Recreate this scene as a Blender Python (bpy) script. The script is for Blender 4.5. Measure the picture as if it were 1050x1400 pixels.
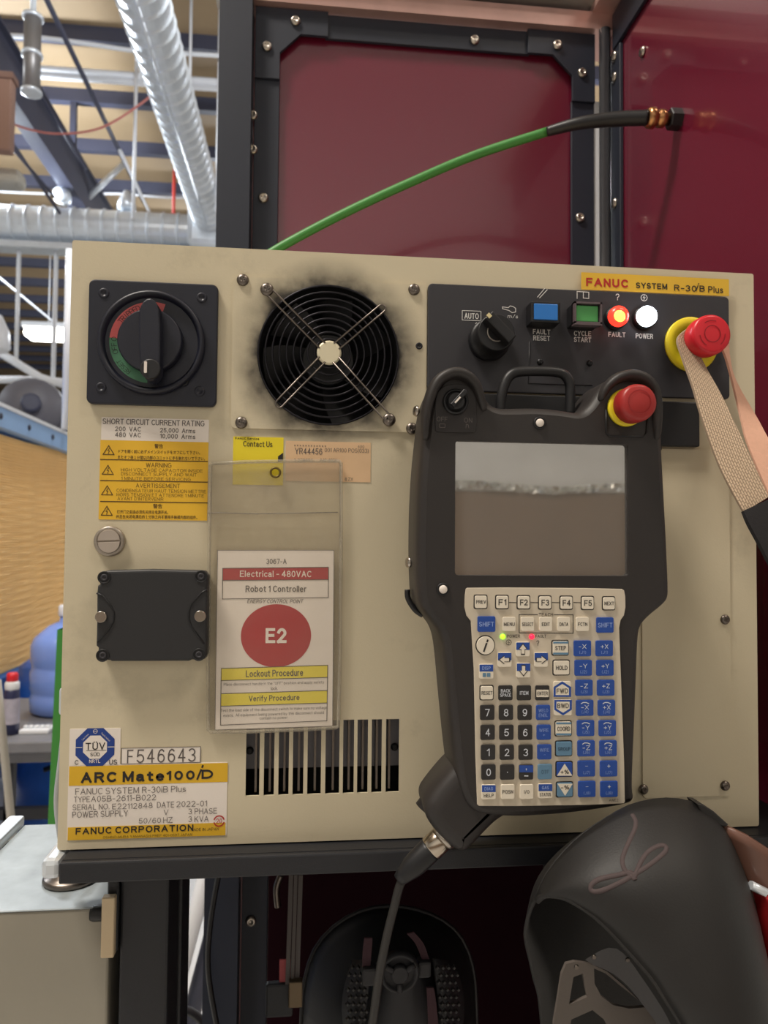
import bpy, bmesh, math, random
from mathutils import Vector, Matrix
random.seed(7)
for o in list(bpy.data.objects):
    bpy.data.objects.remove(o)
sc = bpy.context.scene
COL = sc.collection
pi = math.pi
# ------------------------------------------------------------------ camera (calibrated on the cabinet front: 0.47 x 0.39 m)
Z0 = 1.10                                   # height of the cabinet's underside
FPX = 1010.0
CAM = Vector((0.15285, -0.49197, Z0 + 0.19742))
FWD = Vector((0.10565, 0.99371, 0.03708)).normalized()
ROLL = 0.00875
right0 = FWD.cross(Vector((0, 0, 1))).normalized()
up0 = right0.cross(FWD)
RIGHT = right0 * math.cos(ROLL) + up0 * math.sin(ROLL)
UP = RIGHT.cross(FWD)
cd = bpy.data.cameras.new('camera'); cam = bpy.data.objects.new('camera', cd); COL.objects.link(cam)
cam.matrix_world = Matrix(((RIGHT.x, UP.x, -FWD.x, CAM.x), (RIGHT.y, UP.y, -FWD.y, CAM.y), (RIGHT.z, UP.z, -FWD.z, CAM.z), (0, 0, 0, 1)))
cd.sensor_fit = 'VERTICAL'; cd.sensor_height = 36; cd.sensor_width = 27; cd.lens = FPX / 1400 * 36
cd.clip_start = 0.02; cd.clip_end = 200
cd.dof.use_dof = True; cd.dof.focus_distance = 0.47; cd.dof.aperture_fstop = 13
sc.camera = cam
# ------------------------------------------------------------------ light and exposure
w = bpy.data.worlds.new('World'); sc.world = w; w.use_nodes = True
w.node_tree.nodes['Background'].inputs[0].default_value = (0.80, 0.88, 1.0, 1)
w.node_tree.nodes['Background'].inputs[1].default_value = 0.35
sc.view_settings.view_transform = 'Standard'; sc.view_settings.look = 'None'
sc.view_settings.exposure = 0.0; sc.view_settings.gamma = 1.0; sc.view_settings.use_curve_mapping = False
CEIL = 6.0
HIGHBAYS = [(-1.7, -0.9, 215, (1, .92, .82)), (2.4, -1.6, 55, (1, .9, .78)), (-0.35, 2.5, 230, (.9, .95, 1)),
            (-3.2, 7.0, 460, (.86, .93, 1)), (-6.5, 5.0, 330, (.86, .93, 1)), (-1.0, 12.0, 400, (.9, .95, 1)), (3.5, 6, 200, (.95, .95, 1))]
for i, (x, y, p, c) in enumerate(HIGHBAYS):
    if y < 0:
        ld = bpy.data.lights.new('highbay_lamp', 'AREA'); ld.shape = 'RECTANGLE'; ld.size = 1.2; ld.size_y = 0.5
    else:
        ld = bpy.data.lights.new('highbay_lamp', 'POINT'); ld.shadow_soft_size = .25
    ld.energy = p; ld.color = c
    lo = bpy.data.objects.new('highbay_lamp', ld); COL.objects.link(lo); lo.location = (x, y, 5.18 if y < 0 else 4.75)
# ------------------------------------------------------------------ pixel -> place
def ray(px, py):
    return (FWD * FPX + RIGHT * (px - 525) + UP * (700 - py)).normalized()
def at(px, py, y):
    d = ray(px, py); return CAM + d * ((y - CAM.y) / d.y)
def atX(px, py, x):
    d = ray(px, py); return CAM + d * ((x - CAM.x) / d.x)
def atZ(px, py, z):
    d = ray(px, py); return CAM + d * ((z - CAM.z) / d.z)
def P(px, py, y=0.0):
    v = at(px, py, y); return (v.x, v.z)
def PP(l, y=0.0):
    return [P(a, b, y) for a, b in l]
def S(y=0.0):                                # metres for one pixel at depth y
    return (y - CAM.y) / FPX * 1.004
# ------------------------------------------------------------------ materials
def lin(c):
    c = c / 255
    return c / 12.92 if c <= .04045 else ((c + .055) / 1.055) ** 2.4
MATS = {}
def mat(name, rgb, rough=.5, metal=0., spec=.5, var=.06, scale=40, bump=0., bscale=300, emit=0., alpha=1., trans=0., coat=0., sub=None):
    if name in MATS: return MATS[name]
    m = bpy.data.materials.new(name); m.use_nodes = True; nt = m.node_tree; b = nt.nodes['Principled BSDF']
    col = [lin(v) for v in rgb]
    tc = nt.nodes.new('ShaderNodeTexCoord'); nz = nt.nodes.new('ShaderNodeTexNoise')
    nz.inputs['Scale'].default_value = scale; nz.inputs['Detail'].default_value = 5
    nt.links.new(tc.outputs['Object'], nz.inputs['Vector'])
    mx = nt.nodes.new('ShaderNodeMix'); mx.data_type = 'RGBA'
    mx.inputs[6].default_value = [v * (1 - var) for v in col] + [1]; mx.inputs[7].default_value = [min(1, v * (1 + var)) for v in col] + [1]
    nt.links.new(nz.outputs['Fac'], mx.inputs[0]); nt.links.new(mx.outputs[2], b.inputs['Base Color'])
    b.inputs['Roughness'].default_value = rough; b.inputs['Metallic'].default_value = metal
    b.inputs['Specular IOR Level'].default_value = spec
    if coat: b.inputs['Coat Weight'].default_value = coat; b.inputs['Coat Roughness'].default_value = .05
    if trans: b.inputs['Transmission Weight'].default_value = trans
    if alpha < 1: b.inputs['Alpha'].default_value = alpha
    if emit:
        b.inputs['Emission Color'].default_value = col + [1]; b.inputs['Emission Strength'].default_value = emit
    if bump:
        n2 = nt.nodes.new('ShaderNodeTexNoise'); n2.inputs['Scale'].default_value = bscale; n2.inputs['Detail'].default_value = 3
        bp = nt.nodes.new('ShaderNodeBump'); bp.inputs['Strength'].default_value = bump; bp.inputs['Distance'].default_value = .001
        nt.links.new(tc.outputs['Object'], n2.inputs['Vector']); nt.links.new(n2.outputs['Fac'], bp.inputs['Height']); nt.links.new(bp.outputs['Normal'], b.inputs['Normal'])
    MATS[name] = m
    return m
# ------------------------------------------------------------------ meshes
# ------------------------------------------------------------------ a plain stroke alphabet for printed lettering
def _A(cx, cy, rx, ry, a0, a1, n=9):
    return [(cx + rx * math.cos(math.radians(a0 + (a1 - a0) * i / n)), cy + ry * math.sin(math.radians(a0 + (a1 - a0) * i / n))) for i in range(n + 1)]
GL = {
 'A': [[(0, 0), (.35, 1), (.7, 0)], [(.13, .34), (.57, .34)]], 'B': [[(0, .52), (0, 1), (.34, 1)] + _A(.36, .76, .24, .24, 90, -90) + [(0, .52), (0, 0), (.36, 0)] + _A(.36, .26, .28, .26, -90, 90)[1:]],
 'C': [_A(.36, .5, .36, .5, 48, 312, 14)], 'D': [[(0, 0), (0, 1), (.26, 1)] + _A(.28, .5, .38, .5, 90, -90, 12) + [(0, 0)]], 'E': [[(.56, 1), (0, 1), (0, 0), (.58, 0)], [(0, .52), (.5, .52)]],
 'F': [[(.55, 1), (0, 1), (0, 0)], [(0, .5), (.48, .5)]], 'G': [_A(.37, .5, .37, .5, 48, 330, 14) + [(.72, .46), (.42, .46)]], 'H': [[(0, 0), (0, 1)], [(.62, 0), (.62, 1)], [(0, .52), (.62, .52)]], 'I': [[(0, 0), (0, 1)]],
 'J': [[(.42, 1), (.42, .24)] + _A(.21, .24, .21, .24, 0, -170)], 'K': [[(0, 0), (0, 1)], [(.6, 1), (0, .4)], [(.2, .58), (.64, 0)]], 'L': [[(0, 1), (0, 0), (.5, 0)]], 'M': [[(0, 0), (0, 1), (.37, .1), (.74, 1), (.74, 0)]],
 'N': [[(0, 0), (0, 1), (.6, 0), (.6, 1)]], 'O': [_A(.38, .5, .38, .5, 0, 360, 18)], 'P': [[(0, 0), (0, 1), (.34, 1)] + _A(.34, .74, .26, .26, 90, -90) + [(0, .48)]], 'Q': [_A(.38, .5, .38, .5, 0, 360, 18), [(.45, .25), (.74, -.04)]],
 'R': [[(0, 0), (0, 1), (.36, 1)] + _A(.36, .75, .25, .25, 90, -90) + [(0, .5)], [(.36, .5), (.62, 0)]], 'S': [_A(.32, .74, .28, .26, 35, 262, 9) + _A(.32, .25, .31, .25, 82, -150, 9)], 'T': [[(0, 1), (.62, 1)], [(.31, 1), (.31, 0)]],
 'U': [[(0, 1), (0, .28)] + _A(.31, .28, .31, .28, 180, 360) + [(.62, 1)]], 'V': [[(0, 1), (.33, 0), (.66, 1)]], 'W': [[(0, 1), (.22, 0), (.46, 1), (.7, 0), (.92, 1)]], 'X': [[(0, 0), (.64, 1)], [(0, 1), (.64, 0)]], 'Y': [[(0, 1), (.33, .45), (.66, 1)], [(.33, .45), (.33, 0)]], 'Z': [[(0, 1), (.6, 1), (0, 0), (.62, 0)]],
 '0': [_A(.27, .5, .27, .5, 0, 360, 16)], '1': [[(0, .78), (.2, 1), (.2, 0)]], '2': [_A(.28, .71, .27, .29, 165, -25) + [(0, 0), (.57, 0)]], '3': [_A(.27, .75, .25, .25, 150, -80) + _A(.27, .26, .28, .26, 80, -150)], '4': [[(.42, 0), (.42, 1), (0, .3), (.6, .3)]],
 '5': [[(.52, 1), (.1, 1), (.04, .5)] + _A(.27, .31, .28, .31, 135, -150)], '6': [_A(.28, .31, .28, .31, 0, 360, 14), [(.5, .88), (.4, .98), (.28, 1), (.12, .88), (.02, .6), (0, .31)]], '7': [[(0, 1), (.55, 1), (.2, 0)]], '8': [_A(.28, .76, .23, .24, 0, 360, 12), _A(.28, .26, .28, .26, 0, 360, 14)],
 '9': [_A(.28, .69, .28, .31, 0, 360, 14), [(.06, .12), (.16, .02), (.28, 0), (.44, .12), (.54, .4), (.56, .69)]],
 'a': [_A(.25, .5, .21, .19, 160, 0) + [(.46, .1), (.52, 0)], [(.46, .42), (.18, .38), (.02, .28), (.02, .12), (.14, .0), (.3, .02), (.46, .18)]], 'b': [[(0, 0), (0, 1)], _A(.26, .34, .26, .34, 0, 360, 14)], 'c': [_A(.26, .34, .26, .34, 45, 315, 10)], 'd': [[(.52, 0), (.52, 1)], _A(.26, .34, .26, .34, 0, 360, 14)],
 'e': [[(.02, .36), (.51, .36)] + _A(.26, .34, .26, .34, 5, 312, 12)], 'f': [[(.34, .99), (.2, .99), (.14, .88), (.14, 0)], [(0, .67), (.32, .67)]], 'g': [_A(.26, .34, .26, .34, 0, 360, 14), [(.52, .68), (.52, -.1)] + _A(.28, -.06, .24, .2, 0, -150)], 'h': [[(0, 0), (0, 1)], _A(.24, .42, .24, .26, 180, 0) + [(.48, 0)]],
 'i': [[(0, 0), (0, .68)], [(0, .92), (0, 1)]], 'j': [[(.1, .68), (.1, -.15), (0, -.22)], [(.1, .92), (.1, 1)]], 'k': [[(0, 0), (0, 1)], [(.44, .68), (0, .25)], [(.16, .4), (.48, 0)]], 'l': [[(0, 0), (0, 1)]], 'm': [[(0, 0), (0, .68)], _A(.2, .44, .2, .24, 180, 0) + [(.4, 0)], _A(.6, .44, .2, .24, 180, 0) + [(.8, 0)]],
 'n': [[(0, 0), (0, .68)], _A(.24, .42, .24, .26, 180, 0) + [(.48, 0)]], 'o': [_A(.27, .34, .27, .34, 0, 360, 14)], 'p': [[(0, -.26), (0, .68)], _A(.26, .34, .26, .34, 0, 360, 14)], 'q': [[(.52, -.26), (.52, .68)], _A(.26, .34, .26, .34, 0, 360, 14)], 'r': [[(0, 0), (0, .68)], _A(.24, .4, .24, .28, 180, 80)],
 's': [_A(.22, .5, .2, .18, 35, 262, 7) + _A(.22, .17, .22, .17, 82, -150, 7)], 't': [[(.14, .9), (.14, .12), (.2, .02), (.34, .02)], [(0, .67), (.32, .67)]], 'u': [[(0, .68), (0, .24)] + _A(.23, .24, .23, .24, 180, 360) + [(.46, .68)], [(.46, .3), (.46, 0)]], 'v': [[(0, .68), (.24, 0), (.48, .68)]], 'w': [[(0, .68), (.18, 0), (.36, .64), (.54, 0), (.72, .68)]],
 'x': [[(0, 0), (.46, .68)], [(0, .68), (.46, 0)]], 'y': [[(0, .68), (.25, 0)], [(.5, .68), (.22, -.12), (.06, -.24)]], 'z': [[(0, .68), (.44, .68), (0, 0), (.46, 0)]],
 '-': [[(0, .42), (.34, .42)]], '.': [[(0, 0), (0, .05)]], ',': [[(.06, .05), (0, -.14)]], '/': [[(0, -.05), (.4, 1.05)]], '(': [_A(.4, .45, .4, .7, 130, 230, 6)], ')': [_A(-.2, .45, .4, .7, 50, -50, 6)], '"': [[(0, 1), (0, .76)], [(.2, 1), (.2, .76)]], "'": [[(0, 1), (0, .76)]],
 '%': [_A(.16, .76, .16, .22, 0, 360, 10), _A(.74, .24, .16, .22, 0, 360, 10), [(.66, 1), (.24, 0)]], '?': [_A(.26, .74, .26, .26, 165, -45) + [(.26, .42), (.26, .26)], [(.26, 0), (.26, .07)]], '+': [[(0, .45), (.6, .45)], [(.3, .15), (.3, .75)]], ':': [[(0, 0), (0, .06)], [(0, .56), (0, .62)]], '*': [[(0, .6), (.3, .9)], [(0, .9), (.3, .6)]],
}
GL['Ü'] = GL['U'] + [[(.15, 1.18), (.17, 1.18)], [(.45, 1.18), (.47, 1.18)]]
class MB:
    def __init__(s): s.v = []; s.f = []; s.sm = []
    def add(s, vs, fs, smooth=False):
        n = len(s.v); s.v += [tuple(v) for v in vs]; s.f += [tuple(i + n for i in f) for f in fs]; s.sm += [smooth] * len(fs); return s
    def box(s, x0, x1, y0, y1, z0, z1):
        vs = [(x, y, z) for x in (x0, x1) for y in (y0, y1) for z in (z0, z1)]
        return s.add(vs, [(0, 1, 3, 2), (4, 6, 7, 5), (0, 4, 5, 1), (2, 3, 7, 6), (0, 2, 6, 4), (1, 5, 7, 3)])
    def bbox(s, x0, x1, y0, y1, z0, z1, b=.002, seg=2):      # bevelled box
        bm = bmesh.new(); bmesh.ops.create_cube(bm, size=1)
        for v in bm.verts: v.co = Vector(((x0 + x1) / 2 + v.co.x * (x1 - x0), (y0 + y1) / 2 + v.co.y * (y1 - y0), (z0 + z1) / 2 + v.co.z * (z1 - z0)))
        bmesh.ops.bevel(bm, geom=bm.edges[:], offset=b, segments=seg, affect='EDGES', profile=.5)
        bm.verts.index_update(); s.add([v.co[:] for v in bm.verts], [[v.index for v in f.verts] for f in bm.faces]); bm.free(); return s
    def lathe(s, prof, o, axis=(0, -1, 0), n=32, smooth=True, cap0=True, cap1=True):   # prof: (radius, height along axis)
        a = Vector(axis).normalized(); t = Vector((0, 0, 1)) if abs(a.z) < .9 else Vector((1, 0, 0))
        u = a.cross(t).normalized(); v = a.cross(u); o = Vector(o); vs = []; fs = []
        for r, h in prof:
            for k in range(n):
                q = 2 * pi * k / n; vs.append(o + a * h + (u * math.cos(q) + v * math.sin(q)) * r)
        for j in range(len(prof) - 1):
            for k in range(n):
                k2 = (k + 1) % n; fs.append((j * n + k, j * n + k2, (j + 1) * n + k2, (j + 1) * n + k))
        s.add(vs, fs, smooth); m = len(s.v) - len(vs)
        if cap0: s.f.append(tuple(m + k for k in range(n))[::-1]); s.sm.append(False)
        if cap1: s.f.append(tuple(m + (len(prof) - 1) * n + k for k in range(n))); s.sm.append(False)
        return s
    def tube(s, pts, r, n=10, caps=True, closed=False):
        pts = [Vector(p) for p in pts]; rr = r if isinstance(r, (list, tuple)) else [r] * len(pts)
        vs = []; fs = []; N = len(pts); prev = None
        for i, p in enumerate(pts):
            if closed: t = pts[(i + 1) % N] - pts[i - 1]
            else: t = pts[min(i + 1, N - 1)] - pts[max(i - 1, 0)]
            t.normalize()
            if prev is None:
                a = Vector((0, 0, 1)) if abs(t.z) < .9 else Vector((1, 0, 0)); u = t.cross(a).normalized()
            else:
                u = (prev - t * prev.dot(t)).normalized()
            prev = u; v = t.cross(u)
            for k in range(n):
                q = 2 * pi * k / n; vs.append(p + (u * math.cos(q) + v * math.sin(q)) * rr[i])
        M = N if closed else N - 1
        for j in range(M):
            j2 = (j + 1) % N
            for k in range(n):
                k2 = (k + 1) % n; fs.append((j * n + k, j * n + k2, j2 * n + k2, j2 * n + k))
        m = len(s.v); s.add(vs, fs, True)
        if caps and not closed:
            s.f.append(tuple(m + k for k in range(n))[::-1]); s.sm.append(False)
            s.f.append(tuple(m + (N - 1) * n + k for k in range(n))); s.sm.append(False)
        return s
    def loft(s, rows, smooth=True, closed=False):
        n = len(rows[0]); vs = [p for r in rows for p in r]; fs = []
        for j in range(len(rows) - 1):
            for k in range(n if closed else n - 1):
                k2 = (k + 1) % n; fs.append((j * n + k, j * n + k2, (j + 1) * n + k2, (j + 1) * n + k))
        return s.add(vs, fs, smooth)
    def plate(s, outer, yf, th, bevel=0., holes=(), smooth=False, res=2):      # outline(s) in (X, Z), front face at Y=yf, th deep
        cu = bpy.data.curves.new('t', 'CURVE'); cu.dimensions = '2D'; cu.fill_mode = 'BOTH'
        for pts in [outer] + list(holes):
            sp = cu.splines.new('POLY'); sp.points.add(len(pts) - 1); sp.use_cyclic_u = True
            for q, (x, z) in zip(sp.points, pts): q.co = (x, z, 0, 1)
        cu.extrude = max(0, th / 2 - bevel)
        if bevel: cu.bevel_depth = bevel; cu.bevel_resolution = res; cu.offset = -bevel
        ob = bpy.data.objects.new('t', cu); me = bpy.data.meshes.new_from_object(ob)
        yc = yf + th / 2
        s.add([(v.co.x, yc - v.co.z, v.co.y) for v in me.vertices], [list(p.vertices) for p in me.polygons], smooth)
        bpy.data.objects.remove(ob); bpy.data.curves.remove(cu); bpy.data.meshes.remove(me); return s
    def flat(s, pts, y):                       # one flat printed polygon facing the camera
        return s.add([(x, y, z) for x, z in pts], [tuple(range(len(pts)))])
    def stroke(s, pts, wd, y, closed=False):   # printed line of width wd, pts in (X, Z): one mitred ribbon
        P_ = [Vector(q) for q in pts]
        if (P_[0] - P_[-1]).length < 1e-7 and len(P_) > 2: P_ = P_[:-1]; closed = True
        P_ = [q for i, q in enumerate(P_) if i == 0 or (q - P_[i - 1]).length > 1e-7]; L = len(P_)
        if L < 2: return s
        for i in range(1, L - 1):                 # break the ribbon at sharp turns
            if (P_[i] - P_[i - 1]).normalized().dot((P_[i + 1] - P_[i]).normalized()) < .1:
                if closed: Q = P_[i:] + P_[:i + 1]; return s.stroke(Q[:2], wd, y).stroke(Q[1:], wd, y)
                return s.stroke(P_[:i + 1], wd, y).stroke(P_[i:], wd, y)
        s.ns = getattr(s, 'ns', 0) + 1; y = y - 4e-6 * (s.ns % 7)
        if not closed:
            P_[0] = P_[0] - (P_[1] - P_[0]).normalized() * wd / 2; P_[-1] = P_[-1] + (P_[-1] - P_[-2]).normalized() * wd / 2
        vs = []
        for i in range(L):
            a = (P_[i] - P_[i - 1]) if (i > 0 or closed) else (P_[1] - P_[0]); b = (P_[(i + 1) % L] - P_[i]) if (i < L - 1 or closed) else a
            a = a.normalized(); b = b.normalized(); n1 = Vector((-a.y, a.x)); n2 = Vector((-b.y, b.x)); m = n1 + n2
            if m.length < .35: m = n1.copy(); kk = 1.
            else: m.normalize(); kk = min(1.7, 1 / max(.3, m.dot(n1)))
            o = m * wd / 2 * kk; vs += [(P_[i].x - o.x, y, P_[i].y - o.y), (P_[i].x + o.x, y, P_[i].y + o.y)]
        fs = []
        for i in range(L if closed else L - 1):
            k = (i + 1) % L; fs.append((2 * i, 2 * k, 2 * k + 1, 2 * i + 1))
        return s.add(vs, fs)
    def text(s, t, x, z, wdt, hgt, y, bold=0., shear=0., rot=0.):     # stroke lettering, ink box centred on (x, z)
        if any(c != ' ' and c not in GL for c in t): return s.ftext(t, x, z, wdt, hgt, y, bold, shear, rot)
        wg = .105 + bold * 3.4; cur = 0.; lines = []
        for c in t:
            if c == ' ': cur += .34; continue
            g = GL[c]; x0 = min(p[0] for l in g for p in l); x1 = max(p[0] for l in g for p in l)
            lines += [[(p[0] - x0 + cur + p[1] * shear, p[1]) for p in l] for l in g]; cur += x1 - x0 + .17 + wg * .9
        xs = [p[0] for l in lines for p in l]; zs = [p[1] for l in lines for p in l]
        x0, x1, z0, z1 = min(xs), max(xs), min(zs), max(zs); th = wg * hgt / max(.3, z1 - z0 + wg)
        if th > hgt * .9: th = hgt * .9
        k1 = (hgt - th) / (z1 - z0) if z1 - z0 > .01 else 1.; k0 = ((wdt - th) / (x1 - x0) if x1 - x0 > .01 else 1.) if wdt else k1
        if wdt and x1 - x0 <= .01: th = min(wdt, hgt * (.5 if z1 - z0 < .2 else wg))
        if z1 - z0 <= .01: th = hgt; k0 = (wdt - th) / max(.01, x1 - x0)
        if k0 > 0: th *= max(.45, min(1., 1.25 * k0 / k1))
        c_, n_ = math.cos(rot), math.sin(rot)
        for l in lines:
            q = []
            for a, b in l:
                a = (a - (x0 + x1) / 2) * k0; b = (b - (z0 + z1) / 2) * k1; q.append((x + a * c_ - b * n_, z + a * n_ + b * c_))
            s.stroke(q, th, y)
        return s
    def ftext(s, t, x, z, wdt, hgt, y, bold=0., shear=0., rot=0.):    # characters outside the stroke alphabet
        cu = bpy.data.curves.new('t', 'FONT'); cu.body = t; cu.resolution_u = 2; cu.size = 1; cu.offset = bold; cu.shear = shear
        ob = bpy.data.objects.new('t', cu); me = bpy.data.meshes.new_from_object(ob)
        if len(me.vertices):
            xs = [v.co.x for v in me.vertices]; ys = [v.co.y for v in me.vertices]
            x0, x1, y0, y1 = min(xs), max(xs), min(ys), max(ys)
            k1 = hgt / max(1e-6, y1 - y0); k0 = wdt / max(1e-6, x1 - x0) if wdt else k1
            c, sn = math.cos(rot), math.sin(rot); vs = []
            for v in me.vertices:
                a = (v.co.x - (x0 + x1) / 2) * k0; b = (v.co.y - (y0 + y1) / 2) * k1
                vs.append((x + a * c - b * sn, y, z + a * sn + b * c))
            s.add(vs, [list(p.vertices) for p in me.polygons])
        bpy.data.objects.remove(ob); bpy.data.curves.remove(cu); bpy.data.meshes.remove(me); return s
    def ptext(s, t, px, py, wpx, hpx, y, **k):  # the same, placed where the photo shows it
        x, z = P(px, py, y); q = S(y); return s.text(t, x, z, wpx * q if wpx else 0, hpx * q, y, **k)
WL = {}
def wl(o): return WL.get(o.name, Vector((0, 0, 0))) if o else Vector((0, 0, 0))
def empty(name, loc, label=None, cat=None, group=None, kind=None):
    o = bpy.data.objects.new(name, None); COL.objects.link(o); o.location = loc; WL[o.name] = Vector(loc)
    o.empty_display_size = .05; tag(o, label, cat, group, kind); return o
def tag(o, label=None, cat=None, group=None, kind=None):
    if label: o['label'] = label
    if cat: o['category'] = cat
    if group: o['group'] = group
    if kind: o['kind'] = kind
    return o
def build(mb, name, m, parent=None, label=None, cat=None, group=None, kind=None, origin=None):
    base = wl(parent); org = Vector(origin) if origin is not None else base
    me = bpy.data.meshes.new(name); me.from_pydata([(x - org.x, y - org.y, z - org.z) for x, y, z in mb.v], [], mb.f)
    me.polygons.foreach_set('use_smooth', mb.sm); me.materials.append(m); me.update()
    bm = bmesh.new(); bm.from_mesh(me); bmesh.ops.recalc_face_normals(bm, faces=bm.faces[:]) if name not in FLAT else None
    bm.to_mesh(me); bm.free()
    o = bpy.data.objects.new(name, me); COL.objects.link(o); o.location = org - base; o.parent = parent; WL[o.name] = org
    tag(o, label, cat, group, kind); return o
FLAT = set()
def share(src, name, pos, parent=None):        # a copy that shares the mesh, moved to pos
    o = bpy.data.objects.new(name, src.data); COL.objects.link(o); o.parent = parent; o.location = Vector(pos) - wl(parent)
    WL[o.name] = Vector(pos); return o
def rrect(x0, z0, x1, z1, r, n=5):
    out = []
    for cx, cz, a0 in ((x1 - r, z1 - r, 0), (x0 + r, z1 - r, 90), (x0 + r, z0 + r, 180), (x1 - r, z0 + r, 270)):
        for k in range(n + 1):
            a = math.radians(a0 + 90 * k / n); out.append((cx + r * math.cos(a), cz + r * math.sin(a)))
    return out
def circ(cx, cz, r, n=32, a0=0., a1=360.):
    full = abs(a1 - a0) >= 360; m = n if full else n + 1
    return [(cx + r * math.cos(math.radians(a0 + (a1 - a0) * k / n)), cz + r * math.sin(math.radians(a0 + (a1 - a0) * k / n))) for k in range(m)]
def prect(x0, y0, x1, y1, y, r=.0005, n=4):    # axis-aligned rounded rectangle from two picture corners
    a = P(x0, y0, y); b = P(x1, y1, y); return rrect(min(a[0], b[0]), min(a[1], b[1]), max(a[0], b[0]), max(a[1], b[1]), r, n)
def quad(tl, tr, br, bl, y):                   # squared-up rectangle from four picture corners
    q = PP([tl, tr, br, bl], y)
    return ((q[0][0] + q[3][0]) / 2, (q[2][1] + q[3][1]) / 2, (q[1][0] + q[2][0]) / 2, (q[0][1] + q[1][1]) / 2)
def smooth_poly(pts, it=2):
    for _ in range(it):
        out = []
        for i in range(len(pts)):
            a = pts[i]; b = pts[(i + 1) % len(pts)]
            out += [(a[0] * .75 + b[0] * .25, a[1] * .75 + b[1] * .25), (a[0] * .25 + b[0] * .75, a[1] * .25 + b[1] * .75)]
        pts = out
    return pts
def spline(pts, n=8):                          # Catmull-Rom through 3D points
    pts = [Vector(p) for p in pts]; out = []
    for i in range(len(pts) - 1):
        p0 = pts[max(i - 1, 0)]; p1 = pts[i]; p2 = pts[i + 1]; p3 = pts[min(i + 2, len(pts) - 1)]
        for k in range(n):
            t = k / n
            out.append(.5 * ((2 * p1) + (p2 - p0) * t + (2 * p0 - 5 * p1 + 4 * p2 - p3) * t * t + (3 * p1 - p0 - 3 * p2 + p3) * t ** 3))
    out.append(pts[-1]); return out
# ------------------------------------------------------------------ materials used throughout
M_cream = mat('cream_paint', (210, 198, 170), .42, spec=.4, var=.05, scale=9, bump=.06, bscale=900)
M_black = mat('black_powder_coat', (29, 30, 35), .5, var=.12, scale=30, bump=.15, bscale=1500)
M_panel = mat('charcoal_panel', (52, 51, 56), .55, var=.05, scale=20, bump=.1, bscale=2500)
M_navyblk = mat('switch_black', (24, 26, 40), .42, var=.06, scale=20)
M_dark = mat('dark_plastic', (24, 24, 27), .45)
M_void = mat('dark_interior', (12, 12, 14), .8)
M_pend = mat('pendant_rubbery_black', (43, 39, 38), .5, var=.06, scale=25, bump=.12, bscale=2500)
M_steel = mat('screw_steel', (186, 178, 168), .28, metal=1, var=.1, scale=200)
M_dsteel = mat('dull_steel', (120, 112, 105), .35, metal=1, var=.15, scale=150)
M_wire = mat('guard_wire', (52, 51, 55), .42, metal=1, var=.2, scale=150)
M_galv = mat('galvanised_steel', (222, 228, 234), .34, metal=.55, var=.15, scale=14)
M_white = mat('white_print', (232, 230, 226), .5, var=.02)
M_paper = mat('white_paper', (236, 226, 216), .6, var=.02)
M_yel = mat('yellow_sticker', (236, 186, 48), .45, var=.04)
M_yel2 = mat('lemon_sticker', (236, 214, 40), .45, var=.04)
M_ink = mat('black_ink', (34, 30, 30), .6, var=.05)
M_inkb = mat('brown_ink', (80, 58, 20), .6, var=.05)
M_gink = mat('grey_ink', (96, 88, 84), .6, var=.05)
M_redink = mat('red_ink', (182, 36, 34), .5, var=.04)
M_maroon = mat('maroon_ink', (176, 54, 60), .55, var=.04)
M_blue = mat('blue_key', (38, 77, 160), .42, var=.04)
M_keyblk = mat('black_key', (44, 42, 42), .45, var=.05)
M_keywht = mat('cream_key', (232, 222, 204), .45, var=.03)
M_keyst = mat('steel_blue_key', (98, 136, 164), .45, var=.04)
M_kpad = mat('keypad_grey', (208, 196, 176), .5, var=.03)
M_redbtn = mat('red_button', (214, 34, 48), .35, var=.04)
M_redbtn2 = mat('dull_red_button', (166, 42, 40), .4, var=.04)
M_yelring = mat('yellow_plastic', (238, 214, 40), .4, var=.03)
M_beam = mat('painted_roof_steel', (60, 62, 79), .55, var=.12, scale=4)
M_pipe = mat('white_pipe', (226, 228, 232), .35, var=.05, scale=6)
for n in ('lettering', 'legend', 'legend_band', 'legend_arrow', 'legend_outline', 'printing'): FLAT.add(n)
# ------------------------------------------------------------------ room
XL, XR, YN, YF = -12.0, 7.0, -5.0, 27.0
M_conc = mat('sealed_concrete', (196, 194, 190), .35, var=.14, scale=1.2)
build(MB().box(XL, XR, YN, YF, -.1, 0), 'floor', M_conc, kind='structure')
M_roof = mat('tan_roof_insulation', (150, 128, 98), .7, var=.14, scale=.8, bump=.3, bscale=4)
ceil = build(MB().box(XL, XR, YN, YF, CEIL, CEIL + .1), 'ceiling', M_roof, kind='structure')
pm = MB().box(XL, XR, -.03, .03, -.13, 0).box(XL, XR, -.03, .06, -.14, -.13)
src = None
for k in range(19):
    yy = 2.42 + 1.0 * k
    if src is None: src = build(MB().add([(x, y + yy, z + CEIL) for x, y, z in pm.v], pm.f), 'purlin', M_beam, ceil, origin=(0, yy, CEIL))
    else: share(src, 'purlin', (0, yy, CEIL), ceil)
M_wall = mat('pale_shop_wall', (222, 220, 214), .7, var=.06, scale=1.5)
M_wain = mat('brown_board_wall', (120, 98, 76), .55, var=.2, scale=2.2)
M_fwall = mat('slate_far_wall', (70, 76, 96), .7, var=.15, scale=.8)
build(MB().box(XL, XR, YF, YF + .1, 0, CEIL), 'wall_far', M_fwall, kind='structure')
build(MB().box(XL - .1, XL, YN, YF, 0, CEIL), 'wall_left', M_wall, kind='structure')
build(MB().box(XR, XR + .1, YN, YF, 0, CEIL), 'wall_right', M_wall, kind='structure')
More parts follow.
